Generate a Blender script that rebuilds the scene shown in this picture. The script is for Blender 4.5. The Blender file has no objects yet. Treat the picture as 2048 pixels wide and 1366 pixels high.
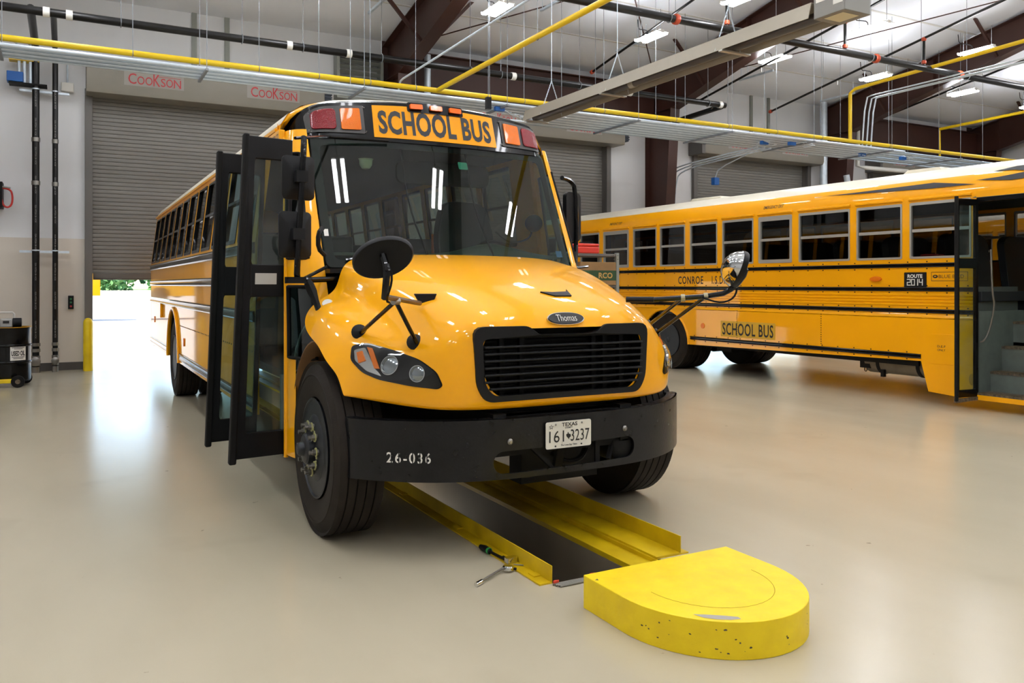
import bpy, bmesh, math, random
from math import pi, sin, cos, sqrt, radians
from mathutils import Vector, Matrix
from mathutils.geometry import delaunay_2d_cdt
from mathutils.bvhtree import BVHTree

random.seed(7)
SC = bpy.context.scene
COL = SC.collection

# ------------------------------------------------------------------ camera
# camera stands at the world origin, 1.52 m up; +Y runs along the bays to the
# wall with the roller doors, +X along that wall
cam_d = bpy.data.cameras.new('camera')
cam_d.sensor_width = 36.0
cam_d.lens = 1646.0 / 2048.0 * 36.0
cam_d.shift_y = -(683.0 - 570.0) / 2048.0
cam_d.clip_end = 400
cam = bpy.data.objects.new('camera', cam_d)
COL.objects.link(cam)
cam.location = (0, 0, 1.52)
cam.rotation_euler = (pi / 2, 0, -math.atan2(893.0, 1646.0))
SC.camera = cam

# ------------------------------------------------------------------ world, sun, exposure
W = bpy.data.worlds.new('sky')
SC.world = W
W.use_nodes = True
wn = W.node_tree.nodes
sky = wn.new('ShaderNodeTexSky')
sky.sky_type = 'NISHITA'
sky.sun_disc = False
sky.sun_elevation = radians(52)
sky.sun_rotation = radians(-60)
wn['Background'].inputs['Strength'].default_value = 0.75
W.node_tree.links.new(sky.outputs[0], wn['Background'].inputs['Color'])
sun_d = bpy.data.lights.new('sun', 'SUN')
sun_d.energy = 14.0
sun_d.angle = radians(0.6)
sun_d.color = (1.0, 0.95, 0.87)
sun = bpy.data.objects.new('sun', sun_d)
COL.objects.link(sun)
sun.location = (-30, 60, 60)
sun.rotation_euler = Vector((0.52, -0.16, -1.0)).to_track_quat('-Z', 'Y').to_euler()
SC.view_settings.view_transform = 'Standard'
SC.view_settings.look = 'None'
SC.view_settings.gamma = 1
SC.view_settings.exposure = 0.12
SC.cycles.max_bounces = 10
SC.cycles.transparent_max_bounces = 24
SC.cycles.sample_clamp_indirect = 6.0
LAMP = 64.0            # emission of the LED tubes

# ------------------------------------------------------------------ colour and materials
def lin(h):
    h = h.lstrip('#')
    r = []
    for i in (0, 2, 4):
        c = int(h[i:i + 2], 16) / 255.0
        r.append(c / 12.92 if c <= 0.04045 else ((c + 0.055) / 1.055) ** 2.4)
    return (r[0], r[1], r[2], 1.0)

def mat(name, col, rough=0.5, metal=0.0, coat=0.0, var=0.0, vscale=6.0, bump=0.0, bscale=40.0,
        col2=None, stretch=None, spec=0.5, rvar=0.0):
    m = bpy.data.materials.new(name)
    m.use_nodes = True
    nt = m.node_tree
    b = nt.nodes['Principled BSDF']
    c = lin(col) if isinstance(col, str) else col
    b.inputs['Base Color'].default_value = c
    b.inputs['Roughness'].default_value = rough
    b.inputs['Metallic'].default_value = metal
    b.inputs['Coat Weight'].default_value = coat
    b.inputs['Coat Roughness'].default_value = 0.04
    b.inputs['Specular IOR Level'].default_value = spec
    if var or bump or rvar:
        tc = nt.nodes.new('ShaderNodeTexCoord')
        mp = nt.nodes.new('ShaderNodeMapping')
        nt.links.new(tc.outputs['Object'], mp.inputs['Vector'])
        if stretch:
            mp.inputs['Scale'].default_value = stretch
    if var or rvar:
        n = nt.nodes.new('ShaderNodeTexNoise')
        n.inputs['Scale'].default_value = vscale
        n.inputs['Detail'].default_value = 6
        nt.links.new(mp.outputs[0], n.inputs['Vector'])
    if var:
        r = nt.nodes.new('ShaderNodeValToRGB')
        r.color_ramp.elements[0].position = 0.3
        r.color_ramp.elements[1].position = 0.72
        c2 = lin(col2) if col2 else tuple(x * (1 - var) for x in c[:3]) + (1,)
        r.color_ramp.elements[0].color = c2
        r.color_ramp.elements[1].color = c
        nt.links.new(n.outputs['Fac'], r.inputs['Fac'])
        nt.links.new(r.outputs['Color'], b.inputs['Base Color'])
    if rvar:
        mr = nt.nodes.new('ShaderNodeMapRange')
        mr.inputs['To Min'].default_value = rough - rvar
        mr.inputs['To Max'].default_value = rough + rvar
        nt.links.new(n.outputs['Fac'], mr.inputs['Value'])
        nt.links.new(mr.outputs[0], b.inputs['Roughness'])
    if bump:
        n2 = nt.nodes.new('ShaderNodeTexNoise')
        n2.inputs['Scale'].default_value = bscale
        n2.inputs['Detail'].default_value = 4
        nt.links.new(mp.outputs[0], n2.inputs['Vector'])
        bp = nt.nodes.new('ShaderNodeBump')
        bp.inputs['Strength'].default_value = bump
        bp.inputs['Distance'].default_value = 0.02
        nt.links.new(n2.outputs['Fac'], bp.inputs['Height'])
        nt.links.new(bp.outputs['Normal'], b.inputs['Normal'])
    return m

def glass(name, tint, rough=0.01, base=0.05, dirt=0.0, dscale=3.0):
    """thin pane: tinted see-through plus a mirror-like film, mixed by Fresnel"""
    m = bpy.data.materials.new(name)
    m.use_nodes = True
    nt = m.node_tree
    nt.nodes.remove(nt.nodes['Principled BSDF'])
    out = nt.nodes['Material Output']
    tr = nt.nodes.new('ShaderNodeBsdfTransparent')
    tr.inputs['Color'].default_value = lin(tint)
    gl = nt.nodes.new('ShaderNodeBsdfGlossy')
    gl.inputs['Roughness'].default_value = rough
    lw = nt.nodes.new('ShaderNodeLayerWeight')
    lw.inputs['Blend'].default_value = 0.5
    pw = nt.nodes.new('ShaderNodeMath')
    pw.operation = 'POWER'
    pw.inputs[1].default_value = 4.0
    mx = nt.nodes.new('ShaderNodeMixShader')
    ad = nt.nodes.new('ShaderNodeMath')
    ad.operation = 'MULTIPLY_ADD'
    ad.inputs[1].default_value = 0.9
    ad.inputs[2].default_value = base
    ad.use_clamp = True
    nt.links.new(lw.outputs['Facing'], pw.inputs[0])
    nt.links.new(pw.outputs[0], ad.inputs[0])
    nt.links.new(ad.outputs[0], mx.inputs['Fac'])
    nt.links.new(tr.outputs[0], mx.inputs[1])
    nt.links.new(gl.outputs[0], mx.inputs[2])
    last = mx
    if dirt:
        tc = nt.nodes.new('ShaderNodeTexCoord')
        n = nt.nodes.new('ShaderNodeTexNoise')
        n.inputs['Scale'].default_value = dscale
        n.inputs['Detail'].default_value = 8
        nt.links.new(tc.outputs['Object'], n.inputs['Vector'])
        r = nt.nodes.new('ShaderNodeMapRange')
        r.inputs['From Min'].default_value = 0.35
        r.inputs['From Max'].default_value = 0.8
        r.inputs['To Max'].default_value = dirt
        nt.links.new(n.outputs['Fac'], r.inputs['Value'])
        df = nt.nodes.new('ShaderNodeBsdfDiffuse')
        df.inputs['Color'].default_value = (0.35, 0.36, 0.33, 1)
        m2 = nt.nodes.new('ShaderNodeMixShader')
        nt.links.new(r.outputs[0], m2.inputs['Fac'])
        nt.links.new(mx.outputs[0], m2.inputs[1])
        nt.links.new(df.outputs[0], m2.inputs[2])
        last = m2
    nt.links.new(last.outputs[0], out.inputs['Surface'])
    return m

def emit(name, col, strength):
    m = bpy.data.materials.new(name)
    m.use_nodes = True
    b = m.node_tree.nodes['Principled BSDF']
    b.inputs['Base Color'].default_value = (0.9, 0.9, 0.9, 1)
    b.inputs['Emission Color'].default_value = lin(col)
    b.inputs['Emission Strength'].default_value = strength
    return m

M = {}
M['yellow'] = mat('bus yellow paint', '#f6ab00', 0.45, coat=0.75, spec=0.12)
M['yellow_side'] = mat('bus yellow side paint', '#f2a603', 0.45, coat=0.6, var=0.04, vscale=2, spec=0.12)
M['roofwhite'] = mat('cream roof paint', '#e8e0cc', 0.35, var=0.05)
M['black'] = mat('black gloss paint', '#0a0a0b', 0.22, coat=0.25, var=0.2, spec=0.1)
M['bumper'] = mat('black bumper paint', '#101012', 0.3, coat=0.0, var=0.5, vscale=18, bump=0.05, bscale=60, rvar=0.08, spec=0.3)
M['blackplastic'] = mat('black plastic', '#161617', 0.5, var=0.15, bump=0.05, bscale=200, spec=0.18)
M['rubber'] = mat('black rubber', '#121110', 0.75, var=0.25, vscale=14, spec=0.2)
M['tyre'] = mat('tyre rubber', '#28221c', 0.7, var=0.3, vscale=9, bump=0.08, bscale=90, spec=0.2)
M['darksteel'] = mat('dark wheel steel', '#24272b', 0.45, metal=0.3, var=0.25)
M['steel'] = mat('bare steel', '#8d8a84', 0.35, metal=0.9, var=0.15)
M['chrome'] = mat('chrome', '#d8d8d6', 0.08, metal=1.0)
M['galv'] = mat('galvanised steel', '#dbe7f1', 0.4, metal=0.4, var=0.18, vscale=9)
M['alu'] = mat('aluminium frame', '#b4b2aa', 0.4, metal=0.6)
M['chassis'] = mat('chassis black', '#0f0e0d', 0.6, var=0.4, vscale=10, spec=0.2)
M['red'] = mat('red lamp lens', '#7a0612', 0.2, coat=0.2, spec=0.25, bump=0.4, bscale=120)
M['amber'] = mat('amber lamp lens', '#d86c00', 0.2, coat=0.2, spec=0.25, bump=0.2, bscale=120)
M['amberlit'] = mat('amber marker lens', '#ff6a00', 0.15, coat=0.5)
M['white'] = mat('white paint', '#e4e2da', 0.5)
M['ink'] = mat('black ink', '#0c0c0c', 0.5)
M['inkred'] = mat('red print', '#b52a30', 0.5)
M['green'] = mat('green print', '#1d3f1e', 0.6)
M['seat'] = mat('grey green vinyl', '#3a4240', 0.5, var=0.1)
M['seatdark'] = mat('dark grey vinyl', '#23272a', 0.5, var=0.1)
M['interior'] = mat('interior grey panel', '#4a504c', 0.55, var=0.08)
M['dash'] = mat('dashboard plastic', '#30382f', 0.6, var=0.08)
M['stepgrey'] = mat('grey green step panel', '#5d665f', 0.55, var=0.25, vscale=8)
M['tread'] = mat('worn step tread', '#6b5c45', 0.6, var=0.5, vscale=30, col2='#2a2620')
M['wind'] = glass('windscreen glass', '#a9c2b5', base=0.04, dirt=0.02, dscale=5)
M['tint'] = glass('dark tinted window', '#6a6865', base=0.045)
M['bustint'] = glass('tinted side window', '#949591', base=0.045)
M['clear'] = glass('door glass', '#a3c4c6', base=0.05, dirt=0.16, dscale=5)
M['reflector'] = mat('lamp bowl', '#9aa0a4', 0.12, metal=1.0)
M['lens'] = glass('clear lamp lens', '#f4f6f6', base=0.045)
M['galv2'] = mat('dimmer galvanised steel', '#a9b9c8', 0.42, metal=0.4, var=0.2, vscale=9)  # dim copy of galv, alternated to colour light and dark lines into the rack
M['mirror'] = mat('mirror', '#c9ccce', 0.03, metal=1.0)
M['heater'] = mat('beige reflector sheet', '#9a9385', 0.4, metal=0.35, var=0.06)
M['brown'] = mat('brown primer steel', '#3d231b', 0.45, var=0.15, vscale=2, spec=0.35)
M['pipeblack'] = mat('black steel pipe', '#1a1918', 0.32, metal=0.5, var=0.2)
M['gas'] = mat('yellow gas pipe paint', '#e3bd00', 0.4, var=0.05)
M['safety'] = mat('yellow safety paint', '#efd000', 0.45, var=0.1, vscale=5, col2='#dab800', bump=0.1, bscale=30)
M['safetyold'] = mat('worn yellow guard paint', '#d8b800', 0.5, var=0.25, vscale=5, col2='#bd9a00')
M['orange'] = mat('orange coupling paint', '#b0401c', 0.5)
M['hosered'] = mat('red hose', '#b3271f', 0.5)
M['doorgrey'] = mat('grey roller door steel', '#78756f', 0.45, metal=0.2, var=0.05)
M['hoodgrey'] = mat('grey door hood steel', '#858075', 0.45, metal=0.25, var=0.05)
M['guide'] = mat('grey door guide steel', '#5f5c58', 0.5, metal=0.2)
M['louver'] = mat('grey louver metal', '#8d9088', 0.5, metal=0.3)
M['blue'] = mat('blue plastic', '#1c5fae', 0.5)
M['cardboard'] = mat('cardboard', '#8a6a42', 0.8, var=0.15)
M['tube'] = emit('LED tube', '#f7f9ff', LAMP)
M['pitlamp'] = emit('pit lamp tube', '#fff4e2', 14.0)
M['rod'] = mat('threaded rod', '#82868a', 0.5, metal=0.4)
M['shell'] = mat('lamp housing', '#d8d6d0', 0.5)
M['conc'] = mat('bare concrete', '#a8a198', 0.85, var=0.2)
M['pitwall'] = mat('pit wall', '#8a7d69', 0.6, var=0.3, vscale=2)

def floor_material():
    m = mat('epoxy floor', '#bcb29b', 0.22, var=0.08, vscale=0.9, col2='#b2a891', bump=0.035, bscale=1.6,
            stretch=(1.0, 0.35, 1.0), rvar=0.06)
    nt = m.node_tree
    b = nt.nodes['Principled BSDF']
    src = b.inputs['Base Color'].links[0].from_socket
    tc = nt.nodes.new('ShaderNodeTexCoord')
    # scattered specks of dirt and faint rubber smudges
    for sc, lo, hi, amt in ((9.0, .735, .76, .55), (1.1, .62, .80, .16)):
        n = nt.nodes.new('ShaderNodeTexNoise')
        n.inputs['Scale'].default_value = sc
        n.inputs['Detail'].default_value = 3
        nt.links.new(tc.outputs['Object'], n.inputs['Vector'])
        r = nt.nodes.new('ShaderNodeMapRange')
        r.inputs['From Min'].default_value = lo
        r.inputs['From Max'].default_value = hi
        r.inputs['To Max'].default_value = amt
        nt.links.new(n.outputs['Fac'], r.inputs['Value'])
        mx = nt.nodes.new('ShaderNodeMixRGB')
        mx.inputs['Color2'].default_value = lin('#6a604e')
        nt.links.new(r.outputs[0], mx.inputs['Fac'])
        nt.links.new(src, mx.inputs['Color1'])
        src = mx.outputs[0]
    nt.links.new(src, b.inputs['Base Color'])
    # fine orange peel on top of the slow undulation
    n = nt.nodes.new('ShaderNodeTexNoise')
    n.inputs['Scale'].default_value = 160
    nt.links.new(tc.outputs['Object'], n.inputs['Vector'])
    bp = nt.nodes.new('ShaderNodeBump')
    bp.inputs['Strength'].default_value = 0.06
    bp.inputs['Distance'].default_value = 0.004
    nt.links.new(n.outputs['Fac'], bp.inputs['Height'])
    nt.links.new(b.inputs['Normal'].links[0].from_socket, bp.inputs['Normal'])
    nt.links.new(bp.outputs['Normal'], b.inputs['Normal'])
    return m
M['floor'] = floor_material()
M['vinyl'] = mat('white vinyl insulation', '#e2e3e4', 0.4, var=0.06, vscale=1.5, bump=0.55, bscale=1.3, stretch=(1.0, 1.0, 0.35))
M['liner'] = mat('white liner panel', '#d3cabd', 0.5, var=0.05, vscale=1.2)
M['ceiling'] = mat('white roof insulation', '#f1f4f9', 0.6, var=0.05, vscale=1.2, spec=0.15, bump=0.6, bscale=0.9, stretch=(0.5, 1.0, 1.0))
M['basedark'] = mat('dark base strip', '#4a4641', 0.6)

# ------------------------------------------------------------------ mesh builder
def frame_of(d):
    d = Vector(d).normalized()
    a = Vector((0, 0, 1)) if abs(d.z) < 0.9 else Vector((1, 0, 0))
    x = d.cross(a).normalized()
    return x, d.cross(x).normalized(), d

def inside(p, loop):
    x, y = p
    r = False
    j = len(loop) - 1
    for i in range(len(loop)):
        xi, yi = loop[i]
        xj, yj = loop[j]
        if (yi > y) != (yj > y) and x < (xj - xi) * (y - yi) / (yj - yi) + xi:
            r = not r
        j = i
    return r

def resample(loop, step):
    out = []
    n = len(loop)
    for i in range(n):
        a, b = loop[i], loop[(i + 1) % n]
        k = max(1, int(math.ceil(math.hypot(b[0] - a[0], b[1] - a[1]) / step)))
        for q in range(k):
            t = q / k
            out.append((a[0] + (b[0] - a[0]) * t, a[1] + (b[1] - a[1]) * t))
    return out

def rrect(x0, x1, y0, y1, r, n=5):
    r = min(r, (x1 - x0) / 2 - 1e-4, (y1 - y0) / 2 - 1e-4)
    o = []
    for cx, cy, a0 in ((x1 - r, y1 - r, 0), (x0 + r, y1 - r, pi / 2), (x0 + r, y0 + r, pi), (x1 - r, y0 + r, 1.5 * pi)):
        for i in range(n + 1):
            a = a0 + (pi / 2) * i / n
            o.append((cx + r * cos(a), cy + r * sin(a)))
    return o

def rpoly(pts, r, n=4):
    """polygon with rounded corners"""
    o = []
    k = len(pts)
    for i in range(k):
        p0, p, p1 = Vector(pts[i - 1]), Vector(pts[i]), Vector(pts[(i + 1) % k])
        rr = r[i] if isinstance(r, (list, tuple)) else r
        d0, d1 = (p0 - p), (p1 - p)
        q = min(rr, d0.length * .45, d1.length * .45)
        a, b = p + d0.normalized() * q, p + d1.normalized() * q
        for j in range(n + 1):
            t = j / n
            o.append(tuple(a * (1 - t) ** 2 + p * 2 * t * (1 - t) + b * t * t))
    return o

class MB:
    def __init__(s):
        s.v, s.f, s.mi = [], [], []
        s.cur = 0
    def add(s, verts, faces):
        o = len(s.v)
        s.v += [tuple(v) for v in verts]
        for f in faces:
            s.f.append([i + o for i in f])
            s.mi.append(s.cur)
        return s
    def box(s, x0, x1, y0, y1, z0, z1, mtx=None):
        vs = [Vector((x, y, z)) for z in (z0, z1) for y in (y0, y1) for x in (x0, x1)]
        if mtx:
            vs = [mtx @ v for v in vs]
        return s.add(vs, [(0, 2, 3, 1), (4, 5, 7, 6), (0, 1, 5, 4), (2, 6, 7, 3), (0, 4, 6, 2), (1, 3, 7, 5)])
    def bar(s, p0, p1, w, h, up=(0, 0, 1)):
        p0, p1 = Vector(p0), Vector(p1)
        d = (p1 - p0).normalized()
        u = Vector(up)
        if abs(d.dot(u)) > 0.98:
            u = Vector((1, 0, 0))
        x = d.cross(u).normalized() * (w / 2)
        y = x.cross(d).normalized() * (h / 2)
        vs = [p + a * x + b * y for p in (p0, p1) for a, b in ((-1, -1), (1, -1), (1, 1), (-1, 1))]
        return s.add(vs, [(3, 2, 1, 0), (4, 5, 6, 7), (0, 1, 5, 4), (1, 2, 6, 5), (2, 3, 7, 6), (3, 0, 4, 7)])
    def cyl(s, p0, p1, r, n=14, r2=None, cap=True):
        p0, p1 = Vector(p0), Vector(p1)
        x, y, d = frame_of(p1 - p0)
        r2 = r if r2 is None else r2
        vs = [p0 + (x * cos(2 * pi * i / n) + y * sin(2 * pi * i / n)) * r for i in range(n)]
        vs += [p1 + (x * cos(2 * pi * i / n) + y * sin(2 * pi * i / n)) * r2 for i in range(n)]
        fs = [(i, (i + 1) % n, n + (i + 1) % n, n + i) for i in range(n)]
        if cap:
            fs += [tuple(reversed(range(n))), tuple(range(n, 2 * n))]
        return s.add(vs, fs)
    def tube(s, pts, r, n=10, closed=False, smooth=0):
        pts = [Vector(p) for p in pts]
        for _ in range(smooth):
            q = [pts[0]]
            for a, b in zip(pts, pts[1:]):
                q += [a * .75 + b * .25, a * .25 + b * .75]
            q.append(pts[-1])
            pts = q
        k = len(pts)
        rr = r if isinstance(r, (list, tuple)) else [r] * k
        x = None
        vs = []
        for i, p in enumerate(pts):
            if closed:
                d = pts[(i + 1) % k] - pts[i - 1]
            else:
                d = pts[min(i + 1, k - 1)] - pts[max(i - 1, 0)]
            d.normalize()
            if x is None:
                x, y, _ = frame_of(d)
            else:
                x = (x - d * x.dot(d)).normalized()
                y = d.cross(x)
            vs += [p + (x * cos(2 * pi * j / n) + y * sin(2 * pi * j / n)) * rr[i if i < len(rr) else -1] for j in range(n)]
        fs = []
        for i in range(k if closed else k - 1):
            a, b = i * n, ((i + 1) % k) * n
            fs += [(a + j, a + (j + 1) % n, b + (j + 1) % n, b + j) for j in range(n)]
        if not closed:
            fs += [tuple(reversed(range(n))), tuple(range((k - 1) * n, k * n))]
        return s.add(vs, fs)
    def lathe(s, prof, c, axis, n=32, closed=False):
        """prof: (radius, height along axis)"""
        c = Vector(c)
        x, y, d = frame_of(axis)
        k = len(prof)
        vs = []
        for r, h in prof:
            for j in range(n):
                a = 2 * pi * j / n
                vs.append(c + d * h + (x * cos(a) + y * sin(a)) * r)
        fs = []
        for i in range(k if closed else k - 1):
            a, b = i * n, ((i + 1) % k) * n
            fs += [(a + j, a + (j + 1) % n, b + (j + 1) % n, b + j) for j in range(n)]
        if not closed:
            fs += [tuple(reversed(range(n))), tuple(range((k - 1) * n, k * n))]
        return s.add(vs, fs)
    def slab(s, outer, holes, fn, t, step=None):
        """flat 2D shape with holes, thickened along the third argument of fn(a, b, t)"""
        loops = [list(outer)] + [list(h) for h in holes]
        if step:
            loops = [resample(l, step) for l in loops]
        pts, edges = [], []
        for l in loops:
            o = len(pts)
            pts += [Vector(p) for p in l]
            edges += [(o + i, o + (i + 1) % len(l)) for i in range(len(l))]
        if step:
            xs = [p[0] for p in loops[0]]
            ys = [p[1] for p in loops[0]]
            nx, ny = int((max(xs) - min(xs)) / step), int((max(ys) - min(ys)) / step)
            for i in range(1, nx + 1):
                for j in range(1, ny + 1):
                    p = (min(xs) + (i - .5) * (max(xs) - min(xs)) / nx, min(ys) + (j - .5) * (max(ys) - min(ys)) / ny)
                    if inside(p, loops[0]) and not any(inside(p, h) for h in loops[1:]):
                        pts.append(Vector(p))
        vo, _, fo, _, _, _ = delaunay_2d_cdt(pts, edges, [], 0, 1e-6)
        tris = []
        for f in fo:
            cx = sum(vo[i][0] for i in f) / len(f)
            cy = sum(vo[i][1] for i in f) / len(f)
            if inside((cx, cy), loops[0]) and not any(inside((cx, cy), h) for h in loops[1:]):
                tris.append(tuple(f))
        n = len(vo)
        vs = [fn(v[0], v[1], 0.0) for v in vo]
        fs = list(tris)
        if t:
            vs += [fn(v[0], v[1], t) for v in vo]
            fs += [tuple(reversed([i + n for i in f])) for f in tris]
            cnt = {}
            for f in tris:
                for i in range(len(f)):
                    e = (f[i], f[(i + 1) % len(f)])
                    if (e[1], e[0]) in cnt:
                        del cnt[(e[1], e[0])]
                    else:
                        cnt[e] = 1
            fs += [(b, a, a + n, b + n) for a, b in cnt]
        return s.add(vs, fs)
    def grid(s, fn, nu, nv, skip=None):
        vs = [fn(i / nu, j / nv) for j in range(nv + 1) for i in range(nu + 1)]
        fs = []
        for j in range(nv):
            for i in range(nu):
                if skip and skip(i, j):
                    continue
                a = j * (nu + 1) + i
                fs.append((a, a + 1, a + nu + 2, a + nu + 1))
        return s.add(vs, fs)
    def text(s, body, w, h, fn, bold=0.0, spacing=1.0):
        cu = bpy.data.curves.new('t', 'FONT')
        cu.body = body
        cu.resolution_u = 3
        cu.offset = bold
        cu.space_character = spacing
        o = bpy.data.objects.new('t', cu)
        COL.objects.link(o)
        bpy.context.view_layer.update()
        me = bpy.data.meshes.new_from_object(o.evaluated_get(bpy.context.evaluated_depsgraph_get()))
        xs = [v.co.x for v in me.vertices]
        ys = [v.co.y for v in me.vertices]
        x0, x1, y0, y1 = min(xs), max(xs), min(ys), max(ys)
        vs = [fn(((v.co.x - x0) / (x1 - x0) - .5) * w, ((v.co.y - y0) / (y1 - y0) - .5) * h) for v in me.vertices]
        s.add(vs, [tuple(p.vertices) for p in me.polygons])
        bpy.data.objects.remove(o)
        bpy.data.curves.remove(cu)
        bpy.data.meshes.remove(me)
        return s
    def mesh(s, name, sharp=35, recalc=True):
        me = bpy.data.meshes.new(name)
        me.from_pydata(s.v, [], s.f)
        for p, i in zip(me.polygons, s.mi):
            p.material_index = i
        if recalc:
            bm = bmesh.new()
            bm.from_mesh(me)
            bmesh.ops.recalc_face_normals(bm, faces=bm.faces)
            bm.to_mesh(me)
            bm.free()
        for p in me.polygons:
            p.use_smooth = True
        me.set_sharp_from_angle(angle=radians(sharp))
        return me
    def build(s, name, m, parent=None, bevel=0.0, sharp=35, subsurf=0, recalc=True, solid=0.0, seg=2):
        me = s.mesh(name, sharp, recalc)
        for x in (m if isinstance(m, (list, tuple)) else [m]):
            me.materials.append(M[x] if isinstance(x, str) else x)
        o = bpy.data.objects.new(name, me)
        COL.objects.link(o)
        if parent:
            o.parent = parent
        if solid:
            d = o.modifiers.new('solid', 'SOLIDIFY')
            d.thickness = solid
            d.offset = -1
        if bevel:
            b = o.modifiers.new('bevel', 'BEVEL')
            b.width = bevel
            b.segments = seg
            b.limit_method = 'ANGLE'
            b.angle_limit = radians(40)
            b.harden_normals = False
        if subsurf:
            d = o.modifiers.new('sub', 'SUBSURF')
            d.levels = subsurf
            d.render_levels = subsurf
        return o

def tag(o, label, cat, group=None, kind=None):
    o['label'] = label
    o['category'] = cat
    if group:
        o['group'] = group
    if kind:
        o['kind'] = kind
    return o

def thing(name, label, cat, loc=(0, 0, 0), rz=0.0, group=None):
    o = bpy.data.objects.new(name, None)
    o.empty_display_size = 0.1
    COL.objects.link(o)
    o.location = loc
    o.rotation_euler = (0, 0, rz)
    return tag(o, label, cat, group)

def struct(o, label=None, cat=None):
    o['kind'] = 'structure'
    if label:
        o['label'] = label
        o['category'] = cat
    return o

def dup(root, loc=None, rz=None, label=None, parent=None, skip=()):
    c = root.copy()
    COL.objects.link(c)
    if parent:
        c.parent = parent
    if loc is not None:
        c.location = loc
    if rz is not None:
        c.rotation_euler = (0, 0, rz)
    if label:
        c['label'] = label
    for ch in list(root.children):
        if ch.name.split('.')[0] in skip:
            continue
        dup(ch, parent=c, skip=skip)
    return c

def rename(o, n):
    o.name = n
    return o
# ================================================================== the building
YW = 16.75                      # inner face of the wall with the roller doors
DOORS = [(0.42, 4.30), (7.55, 11.68), (14.55, 18.65), (21.4, 25.5)]
def ceil_z(y):
    return 6.85 + 0.2 * (16.2 - y) if y > 4 else 6.85 + 0.2 * (16.2 - 4) - 0.2 * (4 - y)

def build_room():
    # floor with the pit left open
    b = MB()
    x0, x1, y0, y1 = 2.178, 2.70, 3.585, 14.9
    for a in ((-9, x0, -10, YW + .3), (2.90, 28, -10, YW + .3), (x0, 2.90, -10, y0), (x0, 2.90, y1, YW + .3)):
        b.box(a[0], a[1], a[2], a[3], -0.25, 0.0)
    struct(b.build('floor', 'floor'))
    b = MB()
    b.box(x0 - .1, x0, y0, y1, -1.7, -0.001).box(x1, x1 + .2, y0, y1, -1.7, -0.035)
    b.box(x0 - .1, x1 + .2, y0 - .1, y0, -1.7, -0.001).box(x0 - .1, x1 + .2, y1, y1 + .1, -1.7, -0.001)
    b.box(x0 - .1, x1 + .2, y0 - .1, y1 + .1, -1.8, -1.7)
    struct(b.build('floor_pit', 'pitwall'))
    # concrete apron outside, rising gently to a grass bank; apron in front of the building
    def gz(y):
        t = max(0, min(1, (y - 26) / 32))
        q = max(0, min(1, (y - 64) / 27))
        return -.03 - .72 * t * t * (3 - 2 * t) + 1.72 * q * q * (3 - 2 * q)
    b = MB()
    b.grid(lambda u, v: (-120 + 300 * u, YW + .27 + 75 * v, gz(YW + .27 + 75 * v)), 6, 24)
    b.grid(lambda u, v: (-120 + 300 * u, -60 + 49.8 * v, -.03), 2, 2)
    struct(b.build('ground_apron', 'conc', recalc=False))
    b = MB()
    b.grid(lambda u, v: (-160 + 380 * u, 92 + 90 * v, .98 + .3 * v), 4, 4)
    struct(b.build('ground_verge', mat('grass verge', '#7f9a52', 0.9, var=0.4, vscale=0.8), recalc=False))
    # wall with the doors: upper insulation, lower liner
    def wall(name, z0, z1, y, t, m):
        hs = [[(a, max(z0, -1) - (1 if z0 <= 0 else -0.0)), (c, max(z0, -1) - (1 if z0 <= 0 else 0)), (c, 4.98), (a, 4.98)] for a, c in DOORS]
        b = MB()
        xs = [-9.0]
        for a, c in DOORS:
            xs += [a, c]
        xs.append(27.2)
        for i in range(0, len(xs), 2):
            b.slab(resample([(xs[i], z0), (xs[i + 1], z0), (xs[i + 1], z1), (xs[i], z1)], 5), [], lambda u, v, k: (u, y + k, v), t)
        if z1 > 5:
            for a, c in DOORS:
                b.slab([(a, 4.98), (c, 4.98), (c, z1), (a, z1)], [], lambda u, v, k: (u, y + k, v), t)
        return struct(b.build(name, m))
    wall('wall_back', 2.35, 6.95, YW, 0.25, 'vinyl')
    wall('wall_back_liner', 0.0, 2.35, YW - .02, 0.27, 'liner')
    b = MB()
    for xa, xc in ((-9, .30), (4.45, 7.4), (11.85, 14.4), (18.8, 21.2), (25.6, 27)):
        b.box(xa, xc, YW - .035, YW - .021, 0, .14)
    struct(b.build('baseboard_back', 'basedark'))
    # pale vertical fixing strips on the insulation
    for i, x in enumerate((2.12, 2.72, 17.0 - .5, 17.15)):
        b = MB().box(x, x + .09, YW - .04, YW - .001, 5.6 if i < 2 else 5.45, 6.72)
        struct(b.build('trim_%d' % (i + 1), 'louver'))
    for nm, bx in (('wall_left', (-9.2, -9, -10, YW + .3)), ('wall_right', (27.0, 27.25, -10, YW + .3)), ('wall_front', (-9.2, 27.25, -10.2, -10))):
        b = MB().box(bx[0], bx[1], bx[2], bx[3], 0, 9.6)
        struct(b.build(nm, 'vinyl'))
    for i in range(8):
        y = 15.25 - 1.5 * i
        o = MB().box(-9, 27, y - .03, y + .03, ceil_z(y) - .03, ceil_z(y) + .06).build('trim_roof_strap', 'shell')
        struct(o)
    # sagging roof insulation between purlins 1.5 m apart
    b = MB()
    n = 180
    def cf(u, v):
        y = -10.2 + v * (YW + 10.4)
        return (-9.2 + u * 36.5, y, ceil_z(y) - 0.10 * abs(sin(pi * (y - 16.75) / 1.5)) ** .7)
    b.grid(cf, 20, n)
    b.grid(lambda u, v: (cf(u, v)[0], cf(u, v)[1], cf(u, v)[2] + .3), 20, n)
    struct(b.build('ceiling', 'ceiling', recalc=False))

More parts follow.
